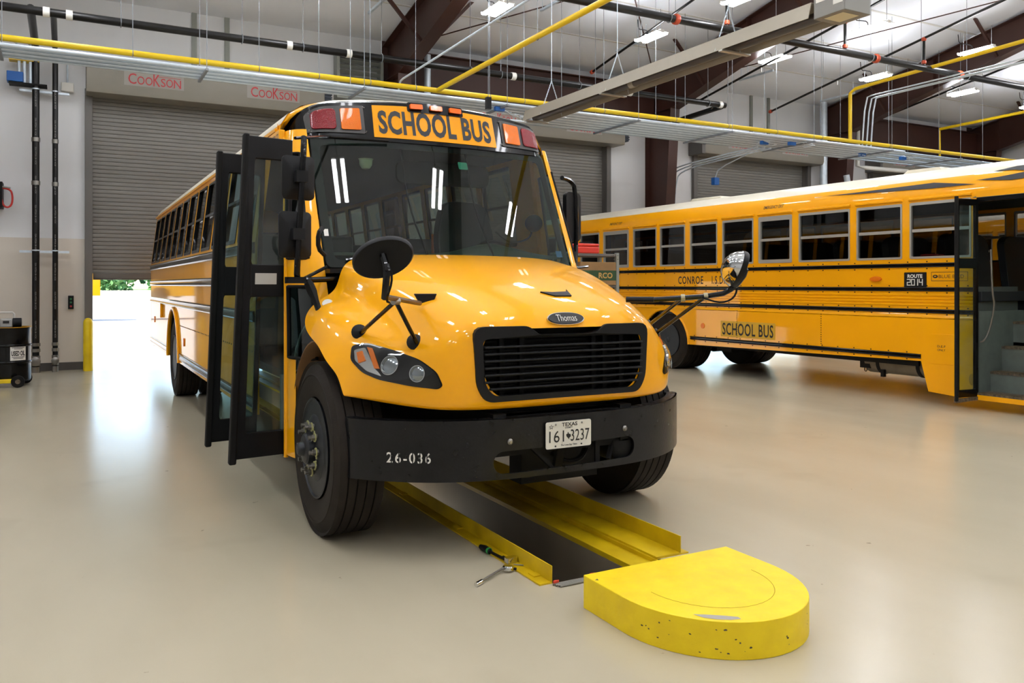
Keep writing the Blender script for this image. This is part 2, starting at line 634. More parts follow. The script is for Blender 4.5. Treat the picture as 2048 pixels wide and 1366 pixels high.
def build_frame(x, first=False):
    """tapered rigid frame: column and rafter with stiffeners and flange braces"""
    fw = 0.14
    col = thing('steel_column', 'brown steel column on the door wall', 'column')
    col['kind'] = 'structure'
    b = MB()
    yi = lambda z: 16.2 - .45 * z / 5.85
    b.box(x - fw, x + fw, YW - .03, YW - .015, 0, 6.8)
    b.slab([(YW - .03, 0), (YW - .03, 6.6), (15.75, 6.75), (15.75, 5.85), (16.2, 0)], [], lambda u, v, k: (x - .006 + k, u, v), .012)
    b.slab([(0, 0), (0, 1)][:0] or [(16.2, 0), (15.75, 5.85), (15.73, 5.85), (16.18, 0)], [], lambda u, v, k: (x - fw + k, u, v), 2 * fw)
    for z in (3.0,):
        b.box(x - fw, x + fw, yi(z), YW - .02, z, z + .012)
    b.build('column_web', 'brown', col)
    raf = thing('steel_beam', 'brown tapered roof beam rising from the column', 'beam')
    raf['kind'] = 'structure'
    b = MB()
    top = lambda y: ceil_z(y) - .16
    bot = lambda y: 5.82 + .25 * (15.75 - y) if y > 4 else 5.82 + .25 * 11.75 - .25 * (4 - y)
    ys = [16.7, 15.75, 12, 8, 4, 0, -5, -10]
    web = [(y - (.002 if y == 15.75 else 0), top(y)) for y in ys[1:]] + [(y - (.002 if y == 15.75 else 0), bot(y)) for y in reversed(ys[1:])]
    b.slab(web, [], lambda u, v, k: (x - .006 + k, u, v), .012)
    for fnz, s in ((top, 0), (bot, 0)):
        for a, c in zip(ys[1:], ys[2:]):
            b.bar((x, a, fnz(a)), (x, c, fnz(c)), 2 * fw, .016)
    b.bar((x, 16.7, 5.83), (x, 15.75, 5.83), 2 * fw, .016)
    b.bar((x, 16.7, top(16.7)), (x, 15.75, top(15.75)), 2 * fw, .016)
    for y in (13.2, 10.2, 7.2):
        b.box(x - fw, x + fw, y - .006, y + .006, bot(y), top(y))
    b.build('beam_web', 'brown', raf)
    for y in (14.6, 11.6, 8.6):
        for sd in (-1, 1):
            MB().bar((x + sd * .1, y, bot(y) + .05), (x + sd * 1.0, y, ceil_z(y) - .05), .06, .06).build('flange_brace', 'brown', raf)

build_room()
for i, x in enumerate((-1.9, 6.06, 13.06, 19.4, 26.3)):
    build_frame(x)
# deep brown header beam across the bay behind the second roller door
b = MB()
b.box(6.2, 12.95, 16.42, 16.44, 5.62, 6.45)
b.box(6.2, 12.95, 16.30, 16.56, 6.45, 6.47).box(6.2, 12.95, 16.30, 16.56, 5.60, 5.62)
struct(b.build('steel_beam_header', 'brown'))
b = MB()
b.box(19.55, 26.2, 16.42, 16.44, 5.62, 6.45)
b.box(19.55, 26.2, 16.30, 16.56, 6.45, 6.47).box(19.55, 26.2, 16.30, 16.56, 5.60, 5.62)
struct(b.build('steel_beam_header', 'brown'))

# ------------------------------------------------------------------ roller doors
def logo(b, cx, y, cz, s=1.0):
    """red maker's lettering: tall serif capitals and a small line above the last three"""
    f = lambda u, v: (cx + u, y, cz + v)
    x = -.44
    for ch, w, h, dz in (('C', .15, .19, 0), ('O', .135, .15, -.02), ('O', .135, .15, -.02), ('K', .13, .22, .01), ('S', .09, .15, -.02), ('O', .13, .15, -.02), ('N', .14, .15, -.02)):
        b.text(ch, w * .88, h, lambda u, v, x=x, w=w, dz=dz: f(x + w / 2 + u, v + dz), bold=.004)
        x += w * .985
    for ux in (x - .135, x - .025):
        b.box(cx + ux - .025, cx + ux + .025, y - .0005, y, cz - .097, cz - .091)
    b.box(cx + x - .40, cx + x - .01, y - .0005, y, cz + .075, cz + .083)

def roller_door(n, x0, x1, zb, logos, motor=True):
    d = thing('door_%d' % n, 'grey steel roller door, number %d from the drum end of the wall' % n, 'roller door')
    d['kind'] = 'structure'
    b = MB()
    z = zb + .09
    prof = []
    while z < 5.0:
        prof += [(.0, z), (-.007, z + .005), (-.010, z + .034), (-.007, z + .063), (0, z + .068), (.003, z + .070)]
        z += .0735
    y = YW + .1
    vs = []
    for o, zz in prof:
        vs += [(x0 - .003, y + o, zz), (x1 + .003, y + o, zz)]
    k = len(prof)
    b.add(vs, [(2 * i, 2 * i + 1, 2 * i + 3, 2 * i + 2) for i in range(k - 1)])
    b.build('curtain', 'doorgrey', d, recalc=False, sharp=25)
    b = MB().box(x0 + .02, x1 - .02, y - .04, y + .03, zb, zb + .10).box(x0 + .02, x1 - .02, y - .03, y + .02, zb - .025, zb)
    b.build('bottom_bar', 'guide', d, bevel=.006)
    for s, x in ((0, x0 - .115), (1, x1 - .01)):
        b = MB().box(x, x + .125, YW - .12, YW - .03, 0, 5.05).box(x + (.10 if s == 0 else 0), x + (.125 if s == 0 else .025), YW - .05, y + .06, 0, 5.05)
        b.build('door_guide', 'guide', d, bevel=.004)
    b = MB()
    pr = [(YW - .01, 4.92), (YW - .50, 4.92), (YW - .52, 5.00), (YW - .52, 5.46), (YW - .44, 5.52), (YW - .01, 5.52)]
    b.slab(pr, [], lambda u, v, k: (x0 - .1 + k, u, v), x1 - x0 + .35)
    b.build('hood', 'hoodgrey', d, bevel=.008)
    for lx in logos:
        sb = MB().box(lx - .50, lx + .50, YW - .524, YW - .5215, 5.10, 5.36)
        st = sb.build('maker_sticker', mat('pale sticker', '#97928a', 0.35), d)
        lb = MB()
        logo(lb, lx, YW - .5265, 5.225)
        lb.build('lettering', 'inkred', st)
    if motor:
        e = MB()
        xm = x1 + .25
        e.box(xm, xm + .16, YW - .45, YW - .12, 5.02, 5.40)
        for i in range(6):
            e.box(xm - .01, xm + .17, YW - .47, YW - .45, 5.05 + i * .055, 5.085 + i * .055)
        mo = e.build('door_motor', mat('motor housing', '#3d434b', 0.5, metal=.3), d, bevel=.01)
        MB().box(xm + .165, xm + .17, YW - .40, YW - .30, 5.15, 5.34).build('motor_sticker', 'white', mo)
    return d

roller_door(1, *DOORS[0], 1.64, (1.42, 3.55))
roller_door(2, *DOORS[1], 0.06, (7.85 + .6, 10.75))
d3 = roller_door(3, *DOORS[2], 1.5, (15.75, 17.7))
roller_door(4, *DOORS[3], 0.06, (22.3, 24.5))
for x0 in (DOORS[2][0], DOORS[3][0]):
    b = MB().box(x0 - .22, x0 - .105, YW - .55, YW - .02, 4.90, 5.55)
    e = b.build('end_bracket', 'guide', d3 if x0 < 20 else bpy.data.objects['door_4'], bevel=.006)
    MB().lathe([(.03, 0), (.12, 0), (.15, .01), (.15, .02), (.10, .03), (.05, .05), (.03, .05)], (x0 - .165, YW - .56, 5.27), (0, -1, 0), 20).build('bearing', 'blackplastic', e)

# louvred vent high on the wall
v = thing('wall_louver', 'grey slatted metal vent high on the wall above the bus', 'vent', (5.33, YW, 5.78))
MB().slab(rrect(-.45, .55, -.42, .50, .01), [rrect(-.39, .49, -.36, .44, .005)], lambda a, c, k: (a, -.25 + k, c), .24).build('frame', 'louver', v, bevel=.004)
for i in range(7):
    MB().bar((-.40, -.18, -.32 + i * .115), (.50, -.18, -.32 + i * .115), .10, .012, up=(0, .6, 1)).build('slat', 'louver', v)

# ------------------------------------------------------------------ LED strip lights
def make_light():
    t = thing('strip_light', '', 'light', (0, 0, 0), 0, 'LED strip lights under the roof')
    b = MB()
    b.box(-.045, .045, -.36, .36, -.012, .045)
    for y in (-.345, 0, .345):
        b.box(-.15, .15, y - .012, y + .012, .0, .02)
    b.build('housing', 'shell', t)
    for s in (-1, 1):
        MB().box(s * .098 - .048, s * .098 + .048, -.34, .34, -.032, .0).build('tube', 'tube', t, bevel=.01)
    for y in (-.3, .3):
        MB().cyl((0, y, .045), (0, y, .45), .006, 6).build('hanger_wire', 'rod', t)
    b = MB().tube([(0, .1, .045), (0, .12, .15), (0, .25, .2), (0, .40, .25), (0, .42, .45)], .009, 6, smooth=1)
    b.build('power_cord', 'blackplastic', t)
    return t

L0 = make_light()
names_row = {0: 'in the row by the door wall', 1: 'in the second row'}
first = True
bays = {6.7: 'left of the long heater', 10.1: 'above the gap between both buses', 13.45: 'beside the second roof beam', 16.7: 'before the third roof beam', 20.0: 'beside the third roof beam', 23.2: 'in the far bay', 26.4: 'at the far end'}
for r, y in enumerate((12.9, 10.45, 8.0, 5.5, 3.0, 0.4, -2.6, -6.1)):
    for x in ((-3.2, .1, 3.4, 6.7, 10.1, 13.45, 16.7, 20.0, 23.2) if y != 3.0 else (-3.2, -.55, 1.95, 4.45, 6.97, 10.1, 13.45, 16.7, 20.0)):
        if y < 9 and x > 21:
            continue
        z = 6.4 if y > 10 else 6.5
        if r < 2 and x in bays:
            lab = 'LED strip light %s, %s' % (names_row[r], bays[x])
        else:
            lab = 'twin LED strip light under the roof outside the photo'
        o = L0 if first else dup(L0)
        first = False
        o.location = (x, y, z)
        o['label'] = lab
# ================================================================== main school bus
# local frame: x across (0 = centre line), y back from the front axle, z up
BC = Vector((2.55, 5.0, 0.0))
BUS = thing('school_bus', 'yellow long-nosed school bus with folded open door, parked over the yellow-edged pit', 'school bus', BC)
BL = 10.62                      # y of the rear wall

def side_x(z):                  # half width of the body at height z
    if z < 1.86:
        return 1.24
    if z < 2.66:
        return 1.24 - .10 * (z - 1.86) / .8
    return 1.14
ROOFP = [(1.14, 2.66), (1.13, 2.73), (1.08, 2.81), (.98, 2.88), (.80, 2.935), (.55, 2.97), (.28, 2.985), (0, 2.99)]

def wheel(parent, x, y, sgn, R=.525, wd=.28, front=True, nuts=True, name='wheel'):
    """sgn: +1 when the outer face looks to +x"""
    b = MB()
    h = wd / 2
    pr = [(.29, -h * .75), (.31, -h * .92), (.36, -h), (R - .10, -h * 1.04), (R - .05, -h * .98), (R - .018, -h * .86)]
    tr = []
    for k in range(5):
        c = -h * .78 + k * (h * 1.56 / 4)
        q = h * .16
        tr += [(R, c - q), (R, c + q)]
        if k < 4:
            tr += [(R - .016, c + q + .002), (R - .016, c + (h * 1.56 / 4) - q - .002)]
    pr2 = [(r, -t) for r, t in reversed(pr)]
    ring = [(R - .075, h * 1.03), (R - .078, h * 1.06), (R - .085, h * 1.06), (R - .088, h * 1.035)]
    pr2 = pr2[:2] + ring + pr2[2:]
    b.lathe(pr + tr + pr2, (x, y, R), (sgn, 0, 0), 56, closed=True)
    w = b.build(name, 'tyre', parent, sharp=28)
    # rim: drop centre steel disc with hand holes
    b = MB()
    b.lathe([(.295, h * .95), (.305, h * 1.0), (.295, h * 1.02), (.283, h * .9), (.272, h * .3), (.27, -h * .9), (.295, -h * .9)], (x, y, R), (sgn, 0, 0), 40)
    o = h * 1.12 if front else -h * .1
    fx = lambda u, v, k: (x + sgn * (o - k - .80 * max(0, math.hypot(u, v) - .175) * (1 if front else -.3)), y + u, R + v)
    holes = []
    for k in range(5):
        a = 2 * pi * k / 5 + .35
        holes.append([(cos(a + da) * r, sin(a + da) * r) for da, r in ((-.17, .205), (.17, .205), (.13, .25), (-.13, .25))])
    b.slab([(cos(2 * pi * i / 40) * .272, sin(2 * pi * i / 40) * .272) for i in range(40)], holes, fx, .012, step=.05)
    b.build('rim', 'darksteel', w)
    b = MB()
    if front:
        b.lathe([(.10, o - .02), (.095, o + .035), (.085, o + .045), (.045, o + .05), (.04, o + .075), (.03, o + .085), (.0, o + .087)], (x, y, R), (sgn, 0, 0), 24)
    else:
        b.lathe([(.115, o - .02), (.11, o + .13), (.09, o + .145), (.0, o + .15)], (x, y, R), (sgn, 0, 0), 20)
    b.build('hub', 'darksteel', w)
    if nuts:
        for k in range(10):
            a = 2 * pi * k / 10
            c = Vector((x + sgn * (o - .005), y + cos(a) * .143, R + sin(a) * .143))
            n = MB().cyl(c, c + Vector((sgn * .035, 0, 0)), .019, 6)
            n.cyl(c + Vector((sgn * .035, 0, 0)), c + Vector((sgn * .055, 0, 0)), .013, 8)
            nb = n.build('lug_nut', 'steel', w)
            a2 = a + (.27 if k % 2 else -.27)
            m = c + Vector((sgn * .012, 0, 0))
            t = Vector((m.x, y + cos(a2) * .15, R + sin(a2) * .15))
            MB().lathe([(.019, 0), (.028, 0), (.028, .006), (.019, .006)], m, (sgn, 0, 0), 12, closed=True).bar(m, t, .016, .005, up=(1, 0, 0)).build('nut_pointer', mat('pale green plastic', '#a9a05c', .5) if 'npt' not in M else M['npt'], nb)
    return w
M['quarter'] = glass('teal quarter glass', '#4f6f6c', base=.06)
M['npt'] = mat('dusty green plastic', '#a3a06a', 0.5)

wheel(BUS, -1.075, 0.0, -1)
wheel(BUS, 1.035, 0.0, 1, nuts=False)
for sx in (-1, 1):
    wheel(BUS, sx * 1.09, 7.2, sx, front=False, nuts=False)
    wheel(BUS, sx * .76, 7.2, sx, front=False, nuts=False)

# ------------------------------------------------------------------ hood with fenders
def build_hood():
    rows = [
        # each: (u, v, z) for c0..c7
        [(0, .50, 1.742), (.32, .50, 1.738), (.68, .50, 1.728), (.925, .42, 1.685), (.958, .34, 1.485), (1.10, .28, 1.43), (1.20, .22, 1.36), (1.235, .17, 1.275)],
        [(0, .12, 1.70), (.32, .12, 1.695), (.66, .12, 1.68), (.895, .06, 1.615), (.938, .04, 1.435), (1.09, .03, 1.415), (1.20, .02, 1.345), (1.235, .04, 1.205)],
        [(0, -.25, 1.625), (.32, -.25, 1.615), (.63, -.25, 1.592), (.845, -.25, 1.522), (.90, -.24, 1.365), (1.05, -.22, 1.35), (1.18, -.2, 1.275), (1.23, -.16, 1.165)],
        [(0, -.55, 1.535), (.32, -.55, 1.527), (.60, -.55, 1.50), (.785, -.53, 1.418), (.86, -.49, 1.282), (1.0, -.44, 1.25), (1.14, -.36, 1.185), (1.235, -.31, 1.085)],
        [(0, -.80, 1.44), (.32, -.80, 1.433), (.58, -.79, 1.405), (.75, -.755, 1.31), (.84, -.70, 1.205), (.965, -.60, 1.155), (1.095, -.47, 1.095), (1.19, -.38, 1.02)],
        [(0, -.925, 1.36), (.32, -.922, 1.355), (.58, -.91, 1.335), (.735, -.88, 1.23), (.83, -.815, 1.12), (.955, -.68, 1.07), (1.085, -.52, 1.03), (1.18, -.415, .97)],
        [(0, -.968, 1.275), (.32, -.966, 1.275), (.578, -.952, 1.275), (.73, -.915, 1.15), (.825, -.855, 1.045), (.95, -.715, 1.005), (1.08, -.545, .98), (1.175, -.435, .935)],
        [(0, -.968, .885), (.30, -.966, .885), (.52, -.955, .885), (.72, -.925, .90), (.82, -.865, .905), (.95, -.72, .905), (1.075, -.55, .91), (1.17, -.45, .905)],
        [(0, -.95, .825), (.32, -.948, .825), (.55, -.94, .827), (.72, -.905, .835), (.82, -.85, .842), (.95, -.71, .855), (1.07, -.55, .872), (1.165, -.455, .888)],
        [(0, -.88, .82), (.32, -.88, .82), (.55, -.87, .823), (.72, -.84, .832), (.80, -.79, .838), (.92, -.66, .852), (1.03, -.50, .87), (1.12, -.41, .886)],
    ]
    nc = 8
    vs, idx = [], {}
    for r, row in enumerate(rows):
        for c in range(-(nc - 1), nc):
            p = row[abs(c)]
            idx[(r, c)] = len(vs)
            vs.append((p[0] * (1 if c >= 0 else -1), p[1], p[2]))
    fs = []
    for r in range(len(rows) - 1):
        for c in range(-(nc - 1), nc - 1):
            if r == 6 and -2 <= c < 2:
                continue
            fs.append((idx[(r, c)], idx[(r, c + 1)], idx[(r + 1, c + 1)], idx[(r + 1, c)]))
    b = MB()
    b.add(vs, fs)
    return b.build('hood', 'yellow', BUS, subsurf=3, recalc=False, sharp=180)
HOOD = build_hood()
bpy.context.view_layer.update()
_e = HOOD.evaluated_get(bpy.context.evaluated_depsgraph_get())
_m = _e.to_mesh()
HB = BVHTree.FromPolygons([v.co.copy() for v in _m.vertices], [tuple(p.vertices) for p in _m.polygons])
_e.to_mesh_clear()

def hood_front(u, z, off=0.0):
    """point on the hood met from the front at (u, z), lifted by off along its normal"""
    hit, n, _, _ = HB.ray_cast(Vector((u, -3, z)), Vector((0, 1, 0)))
    if hit is None:
        hit, n, _, _ = HB.find_nearest(Vector((u, -.6, z)))
    if n.y > 0:
        n = -n
    return hit + n * off
def hood_top(u, v, off=0.0):
    hit, n, _, _ = HB.ray_cast(Vector((u, v, 4)), Vector((0, 0, -1)))
    if n.z < 0:
        n = -n
    return hit + n * off

# grille: deep black frame with a dipped top edge, seven bars and a core behind
gy = -.985
g_out = rpoly([(-.595, 1.29), (-.26, 1.29), (-.19, 1.238), (.19, 1.238), (.26, 1.29), (.595, 1.29), (.575, .96), (.52, .872), (-.52, .872), (-.575, .96)],
              [.07, .03, .03, .03, .03, .07, .09, .06, .06, .09])
g_in = rpoly([(-.54, 1.222), (.54, 1.222), (.525, .97), (.475, .905), (-.475, .905), (-.525, .97)], [.04, .04, .07, .05, .05, .07])
b = MB()
b.slab(g_out, [g_in], lambda u, v, k: (u, gy + k + .03 * (u / .6) ** 2, v), .085)
GR = b.build('grille', 'blackplastic', BUS, bevel=.012)
for i in range(7):
    z = .945 + i * .0385
    w = .535 if z > .97 else .50
    MB().box(-w, w, gy + .005, gy + .045, z - .006, z + .006).build('grille_bar', 'blackplastic', GR, bevel=.004)
b = MB()
b.box(-.60, .60, -.80, -.79, .84, 1.30)
b.build('radiator_core', mat('radiator core', '#0a0908', .8), GR)
b = MB()
for u in (-.40, -.27, .22, .30, .42):
    b.box(u - .014, u + .014, gy + .07, gy + .10, .89, 1.24)
for i in range(14):
    b.box(-.5, .5, gy + .11, gy + .13, .895 + i * .025, .903 + i * .025)
b.build('shutter_frame', 'chassis', GR)
# badge in a chromed oval
em = MB().slab([(cos(a * pi / 16) * .125, sin(a * pi / 16) * .033) for a in range(32)], [], lambda u, v, k: hood_front(math.copysign(abs(u) ** .8 * .125 ** .2, u), 1.318 + v, .016 - k), .02)
EM = em.build('badge', 'chrome', BUS, sharp=60)
MB().slab([(cos(a * pi / 16) * .118, sin(a * pi / 16) * .028) for a in range(32)], [], lambda u, v, k: hood_front(math.copysign(abs(u) ** .8 * .118 ** .2, u), 1.318 + v, .021 - k), .006).build('badge_face', 'ink', EM)
b = MB().text('Thomas', .135, .034, lambda u, v: hood_front(u, 1.318 + v, .0235), bold=-.006)
b.build('lettering', 'white', EM)
# dark strip draped on the hood for the shade in the scoop recess
b = MB()
b.slab([(-.10, .004), (-.03, -.026), (.09, -.024), (.11, .026), (.10, .008), (-.02, .0)], [], lambda u, v, k: hood_top(.075 + u, -.71 + v * 1.9, .009 - k), .012)
b.build('scoop_slot_shade', 'blackplastic', BUS)
# seam where the hood top meets the right fender
# ------------------------------------------------------------------ headlights
hl = [(-1.115, 1.17), (-1.04, 1.19), (-.93, 1.155), (-.83, 1.11), (-.755, 1.04), (-.725, .965), (-.75, .945), (-.88, .958), (-1.02, .985), (-1.09, 1.02), (-1.135, 1.09)]
for s in (1, -1):
    out = rpoly([((-.94 + (p[0] + .94) * .88 - .005) * s, 1.062 + (p[1] - 1.062) * .93 + .004) for p in hl], .02, 3)
    cx = sum(p[0] for p in out) / len(out)
    cz = sum(p[1] for p in out) / len(out)
    sc = lambda f: [(cx + (p[0] - cx) * f, cz + (p[1] - cz) * f) for p in out]
    b = MB()
    b.slab(sc(1.03), [], lambda u, v, k: hood_front(u, v, .004 - k), .02, step=.05)
    H = b.build('headlight', 'black', BUS)
    def spot(u, v, r, m, nm, dep=.014):
        c = hood_front(u * s, v, .004)
        n = (hood_front(u * s, v, .104) - c).normalized()
        w = MB().lathe([(r, 0), (r, dep), (r * .93, dep), (r * .90, dep * .3)], c, n, 28).build(nm, m, H)
        MB().lathe([(r * .90, dep * .3), (r * .75, dep * .5), (r * .5, dep * .85), (r * .2, dep), (0, dep)], c, n, 24).build('projector_lens', 'reflector', w)
    spot(-.962, 1.07, .056, 'chrome', 'lamp_reflector')
    spot(-.858, 1.035, .046, 'chrome', 'lamp_reflector')
    b = MB()
    b.slab([(u * s, v) for u, v in rpoly([(-1.095, 1.145), (-1.045, 1.16), (-1.025, 1.05), (-1.0, 1.01), (-1.06, 1.035), (-1.10, 1.09)], .01)], [], lambda u, v, k: hood_front(u, v, .010 - k), .008, step=.03)
    b.build('turn_reflector', 'chrome', H)
    b = MB()
    b.slab([(u * s, v) for u, v in ((-1.085, 1.13), (-1.06, 1.14), (-1.055, 1.09), (-1.085, 1.075))], [], lambda u, v, k: hood_front(u, v, .016 - k), .008)
    b.slab([(u * s, v) for u, v in ((-1.035, 1.16), (-1.015, 1.155), (-1.005, 1.05), (-1.025, 1.05))], [], lambda u, v, k: hood_front(u, v, .016 - k), .008)
    b.build('turn_bulb', 'amber', H)
    b = MB()
    b.slab(out, [], lambda u, v, k: hood_front(u, v, .018 + .014 * max(0, 1 - (math.hypot((u - cx) / .2, (v - cz) / .12)) ** 2)), 0, step=.03)
    b.build('lens', 'lens', H)

# round white fender badge, black hood latch strap
c = hood_front(-1.165, 1.38, 0)
MB().lathe([(.0, .008), (.03, .008), (.034, 0)], hood_top(-1.10, .12, -.002), (-.45, -.55, .7), 20).build('fender_sticker', 'white', BUS)

# wheel arch liners and the plates behind the front wheels
for s in (-1, 1):
    b = MB()
    n = 14
    pts = [(cos(pi * (i / n) * .66 - .08 * pi) * .64, sin(pi * (i / n) * .66 - .08 * pi) * .64) for i in range(n + 1)]
    vs, fs = [], []
    for p in pts:
        for u in (.78, 1.20):
            vs.append((s * u, p[0] * .97, .54 + p[1]))
    for i in range(n):
        fs.append((2 * i, 2 * i + 1, 2 * i + 3, 2 * i + 2))
    b.add(vs, fs)
    b.build('wheel_arch_liner', mat('dirty shaded arch liner', '#6b4410', .6, var=.4), BUS, solid=.012)  # brown colour carries the shade inside the arch as well as dirt
# ------------------------------------------------------------------ front bumper
def bump(u, v, k):
    """u: arc position, v: height; k: depth"""
    a = abs(u)
    def base(a):
        return a, -1.0 + .44 * (a / 1.15) ** 3.2
    m = .44 * 3.2 / 1.15
    if a < 1.15:
        x, y = base(a)
        nx, ny = -m * (a / 1.15) ** 2.2, 1
        l = math.hypot(nx, ny)
        nx, ny = nx / l, ny / l
    else:
        a0 = math.atan2(m, 1)
        ang = min(1, (a - 1.15) / .04) * radians(36)
        r = .06
        x = 1.15 + r * (sin(a0 + ang) - sin(a0))
        y = -.56 + r * (cos(a0) - cos(a0 + ang))
        nx, ny = -sin(a0 + ang), cos(a0 + ang)
        if a > 1.19:
            x += (a - 1.19) * cos(a0 + ang)
            y += (a - 1.19) * sin(a0 + ang)
    return (math.copysign(x + nx * k, u), y + ny * k, v)
def bz(u, v):
    return v
out = rpoly([(-1.235, .778), (1.235, .778), (1.235, .445), (-1.235, .445)], .01)
hole = rrect(-.48, .475, .475, .60, .06)
hole = [(u, v + .03 * max(0, u)) for u, v in hole]
b = MB()
b.slab(out, [hole], bump, .012, step=.045)
b.slab([(-1.235, 0), (1.235, 0), (1.235, .07), (-1.235, .07)], [], lambda u, v, k: bump(u, .778 - k, v), .012, step=.07)
b.slab([(-1.235, 0), (1.235, 0), (1.235, .05), (-1.235, .05)], [], lambda u, v, k: bump(u, .445 + k, v), .012, step=.07)
BP = b.build('front_bumper', 'bumper', BUS, bevel=.006)
for u, z in ((-.385, .652), (.395, .662)):
    p = Vector(bump(u, z, 0))
    MB().lathe([(.017, 0), (.017, .006), (.009, .014), (0, .015)], p, (0, -1, 0), 12).build('bolt', 'steel', BP)
b = MB().text('26-036', .20, .058, lambda u, v: Vector(bump(-.905 + u, .578 + v, -.003)), bold=.012, spacing=1.25)
# stencil bridges: the digits are cut by thin vertical gaps
b.build('lettering', 'white', BP)
b = MB()
for du in (-.079, -.046, .016, .049, .082):
    b.slab([(du - .0025, -.03), (du + .0025, -.03), (du + .0025, .03), (du - .0025, .03)], [], lambda u, v, k: Vector(bump(-.905 + u, .578 + v, -.0038)), 0)
b.build('stencil_lettering', 'bumper', BP)
# licence plate
px, pz = -.02, .668
pl = MB().slab(rrect(-.1525, .1525, -.076, .076, .012), [], lambda u, v, k: (px + u, -1.018 + k, pz + v), .004)
PL = pl.build('licence_plate', mat('licence plate white', '#dcd9cf', .4), BP)
pt = lambda du, dv: (lambda u, v: (px + du + u, -1.0195, pz + dv + v))
b = MB()
b.text('TEXAS', .105, .022, pt(0.005, .057), bold=.02).text('EXEMPT', .05, .009, pt(.0, .038), bold=.01)
b.text('161', .098, .066, pt(-.082, -.008), bold=.0).text('3237', .128, .066, pt(.076, -.008), bold=.0)
b.text('The Lone Star State', .11, .010, pt(0, -.059), bold=.02)
star = lambda cx, cz, r: [(cx + cos(pi / 2 + i * pi / 5) * (r if i % 2 == 0 else r * .42), cz + sin(pi / 2 + i * pi / 5) * (r if i % 2 == 0 else r * .42)) for i in range(10)]
b.slab(star(-.118, .048, .016), [star(-.118, .048, .010)], lambda u, v, k: (px + u, -1.0195, pz + v), 0)
b.slab([(-.026, .002), (-.017, .002), (-.017, .010), (-.010, .012), (-.010, .003), (.004, -.001), (.005, -.014), (-.004, -.020), (-.009, -.030), (-.015, -.020), (-.020, -.016), (-.025, -.010)], [], lambda u, v, k: (px + u + .008, -1.0195, pz + v), 0)
for u in (-.09, .085):
    b.slab([(u + cos(i * pi / 5) * .006, -.062 + sin(i * pi / 5) * .005) for i in range(10)], [], lambda a, v, k: (px + a, -1.0195, pz + v), 0)
b.build('lettering', 'ink', PL)
for u in (-.088, .088):
    MB().lathe([(.006, 0), (.006, .002), (.004, .004), (0, .004)], (px + u, -1.019, pz + .060), (0, -1, 0), 8).build('screw', 'steel', PL)
# what shows through the bumper opening: brackets, hooks, radiator under the hood
b = MB()
b.box(-.55, .55, -.93, -.90, .56, .78)  # dark crossmember blocks, here and below, added to darken the opening
b.bar((-.25, -.95, .62), (-.08, -.95, .46), .04, .02).bar((-.02, -.95, .64), (-.02, -.88, .44), .05, .03)
b.bar((.22, -.95, .62), (.22, -.95, .45), .015, .03).bar((.38, -.9, .62), (.30, -.95, .48), .02, .03)
b.box(-.10, .46, -.60, -.45, .30, .66)
b.box(-.5, -.1, -.62, -.5, .52, .66)
b.build('bumper_bracket', 'chassis', BUS)
b = MB()
b.box(-.46, .46, -.80, -.62, .66, .86)
for i in range(7):
    b.box(-.46, .46, -.82, -.80, .67 + i * .027, .68 + i * .027)
b.build('cooler', 'chassis', BUS)
MB().lathe([(.09, 0), (.09, .18), (.06, .2)], (.43, -.75, .53), (0, -1, 0), 20).build('horn', 'chassis', BUS)
MB().tube([(.0, -.8, .52), (.08, -.82, .455), (.2, -.8, .46), (.26, -.78, .53)], .018, 8, smooth=2).build('air_hose', 'rubber', BUS)
# chassis rails, axles, fuel tank, underbody
b = MB()
for s in (-1, 1):
    b.box(s * .43 - .04, s * .43 + .04, -.95, 10.4, .58, .80)
b.box(-.43, .43, -.80, -.7, .6, .78)
for y in (1.4, 3.4, 5.4, 8.4, 10.3):
    b.box(-.43, .43, y - .05, y + .05, .62, .78)
b.build('chassis_frame', 'chassis', BUS)
b = MB().cyl((-.9, 0, .50), (.9, 0, .50), .06, 12).cyl((-.9, 7.2, .53), (.9, 7.2, .53), .10, 14)
b.lathe([(.10, -.2), (.22, -.06), (.22, .06), (.10, .2)], (0, 7.2, .53), (1, 0, 0), 20)
b.build('axle', 'chassis', BUS)
b = MB().box(-.45, .45, -.55, 1.3, .62, 1.25)
b.build('engine', 'chassis', BUS, bevel=.05)

# ------------------------------------------------------------------ body shell
arch = lambda c, r, z0: [(c + r * cos(pi - i * pi / 16), .52 + r * sin(pi - i * pi / 16)) for i in range(17)]
def lower_panel(s, y0):
    a = [(7.2 + .66 * cos(pi - i * pi / 18), .50 + .70 * sin(pi - i * pi / 18)) for i in range(19)]
    out = [(y0, .50)] + a + [(BL, .50), (BL, 1.86), (y0, 1.86)]
    b = MB()
    b.slab(out, [], lambda u, v, k: (s * (1.24 - k), u, v), .03)
    return b.build('side_panel', 'yellow_side', BUS)
lower_panel(-1, 1.64)
lower_panel(1, 1.42)
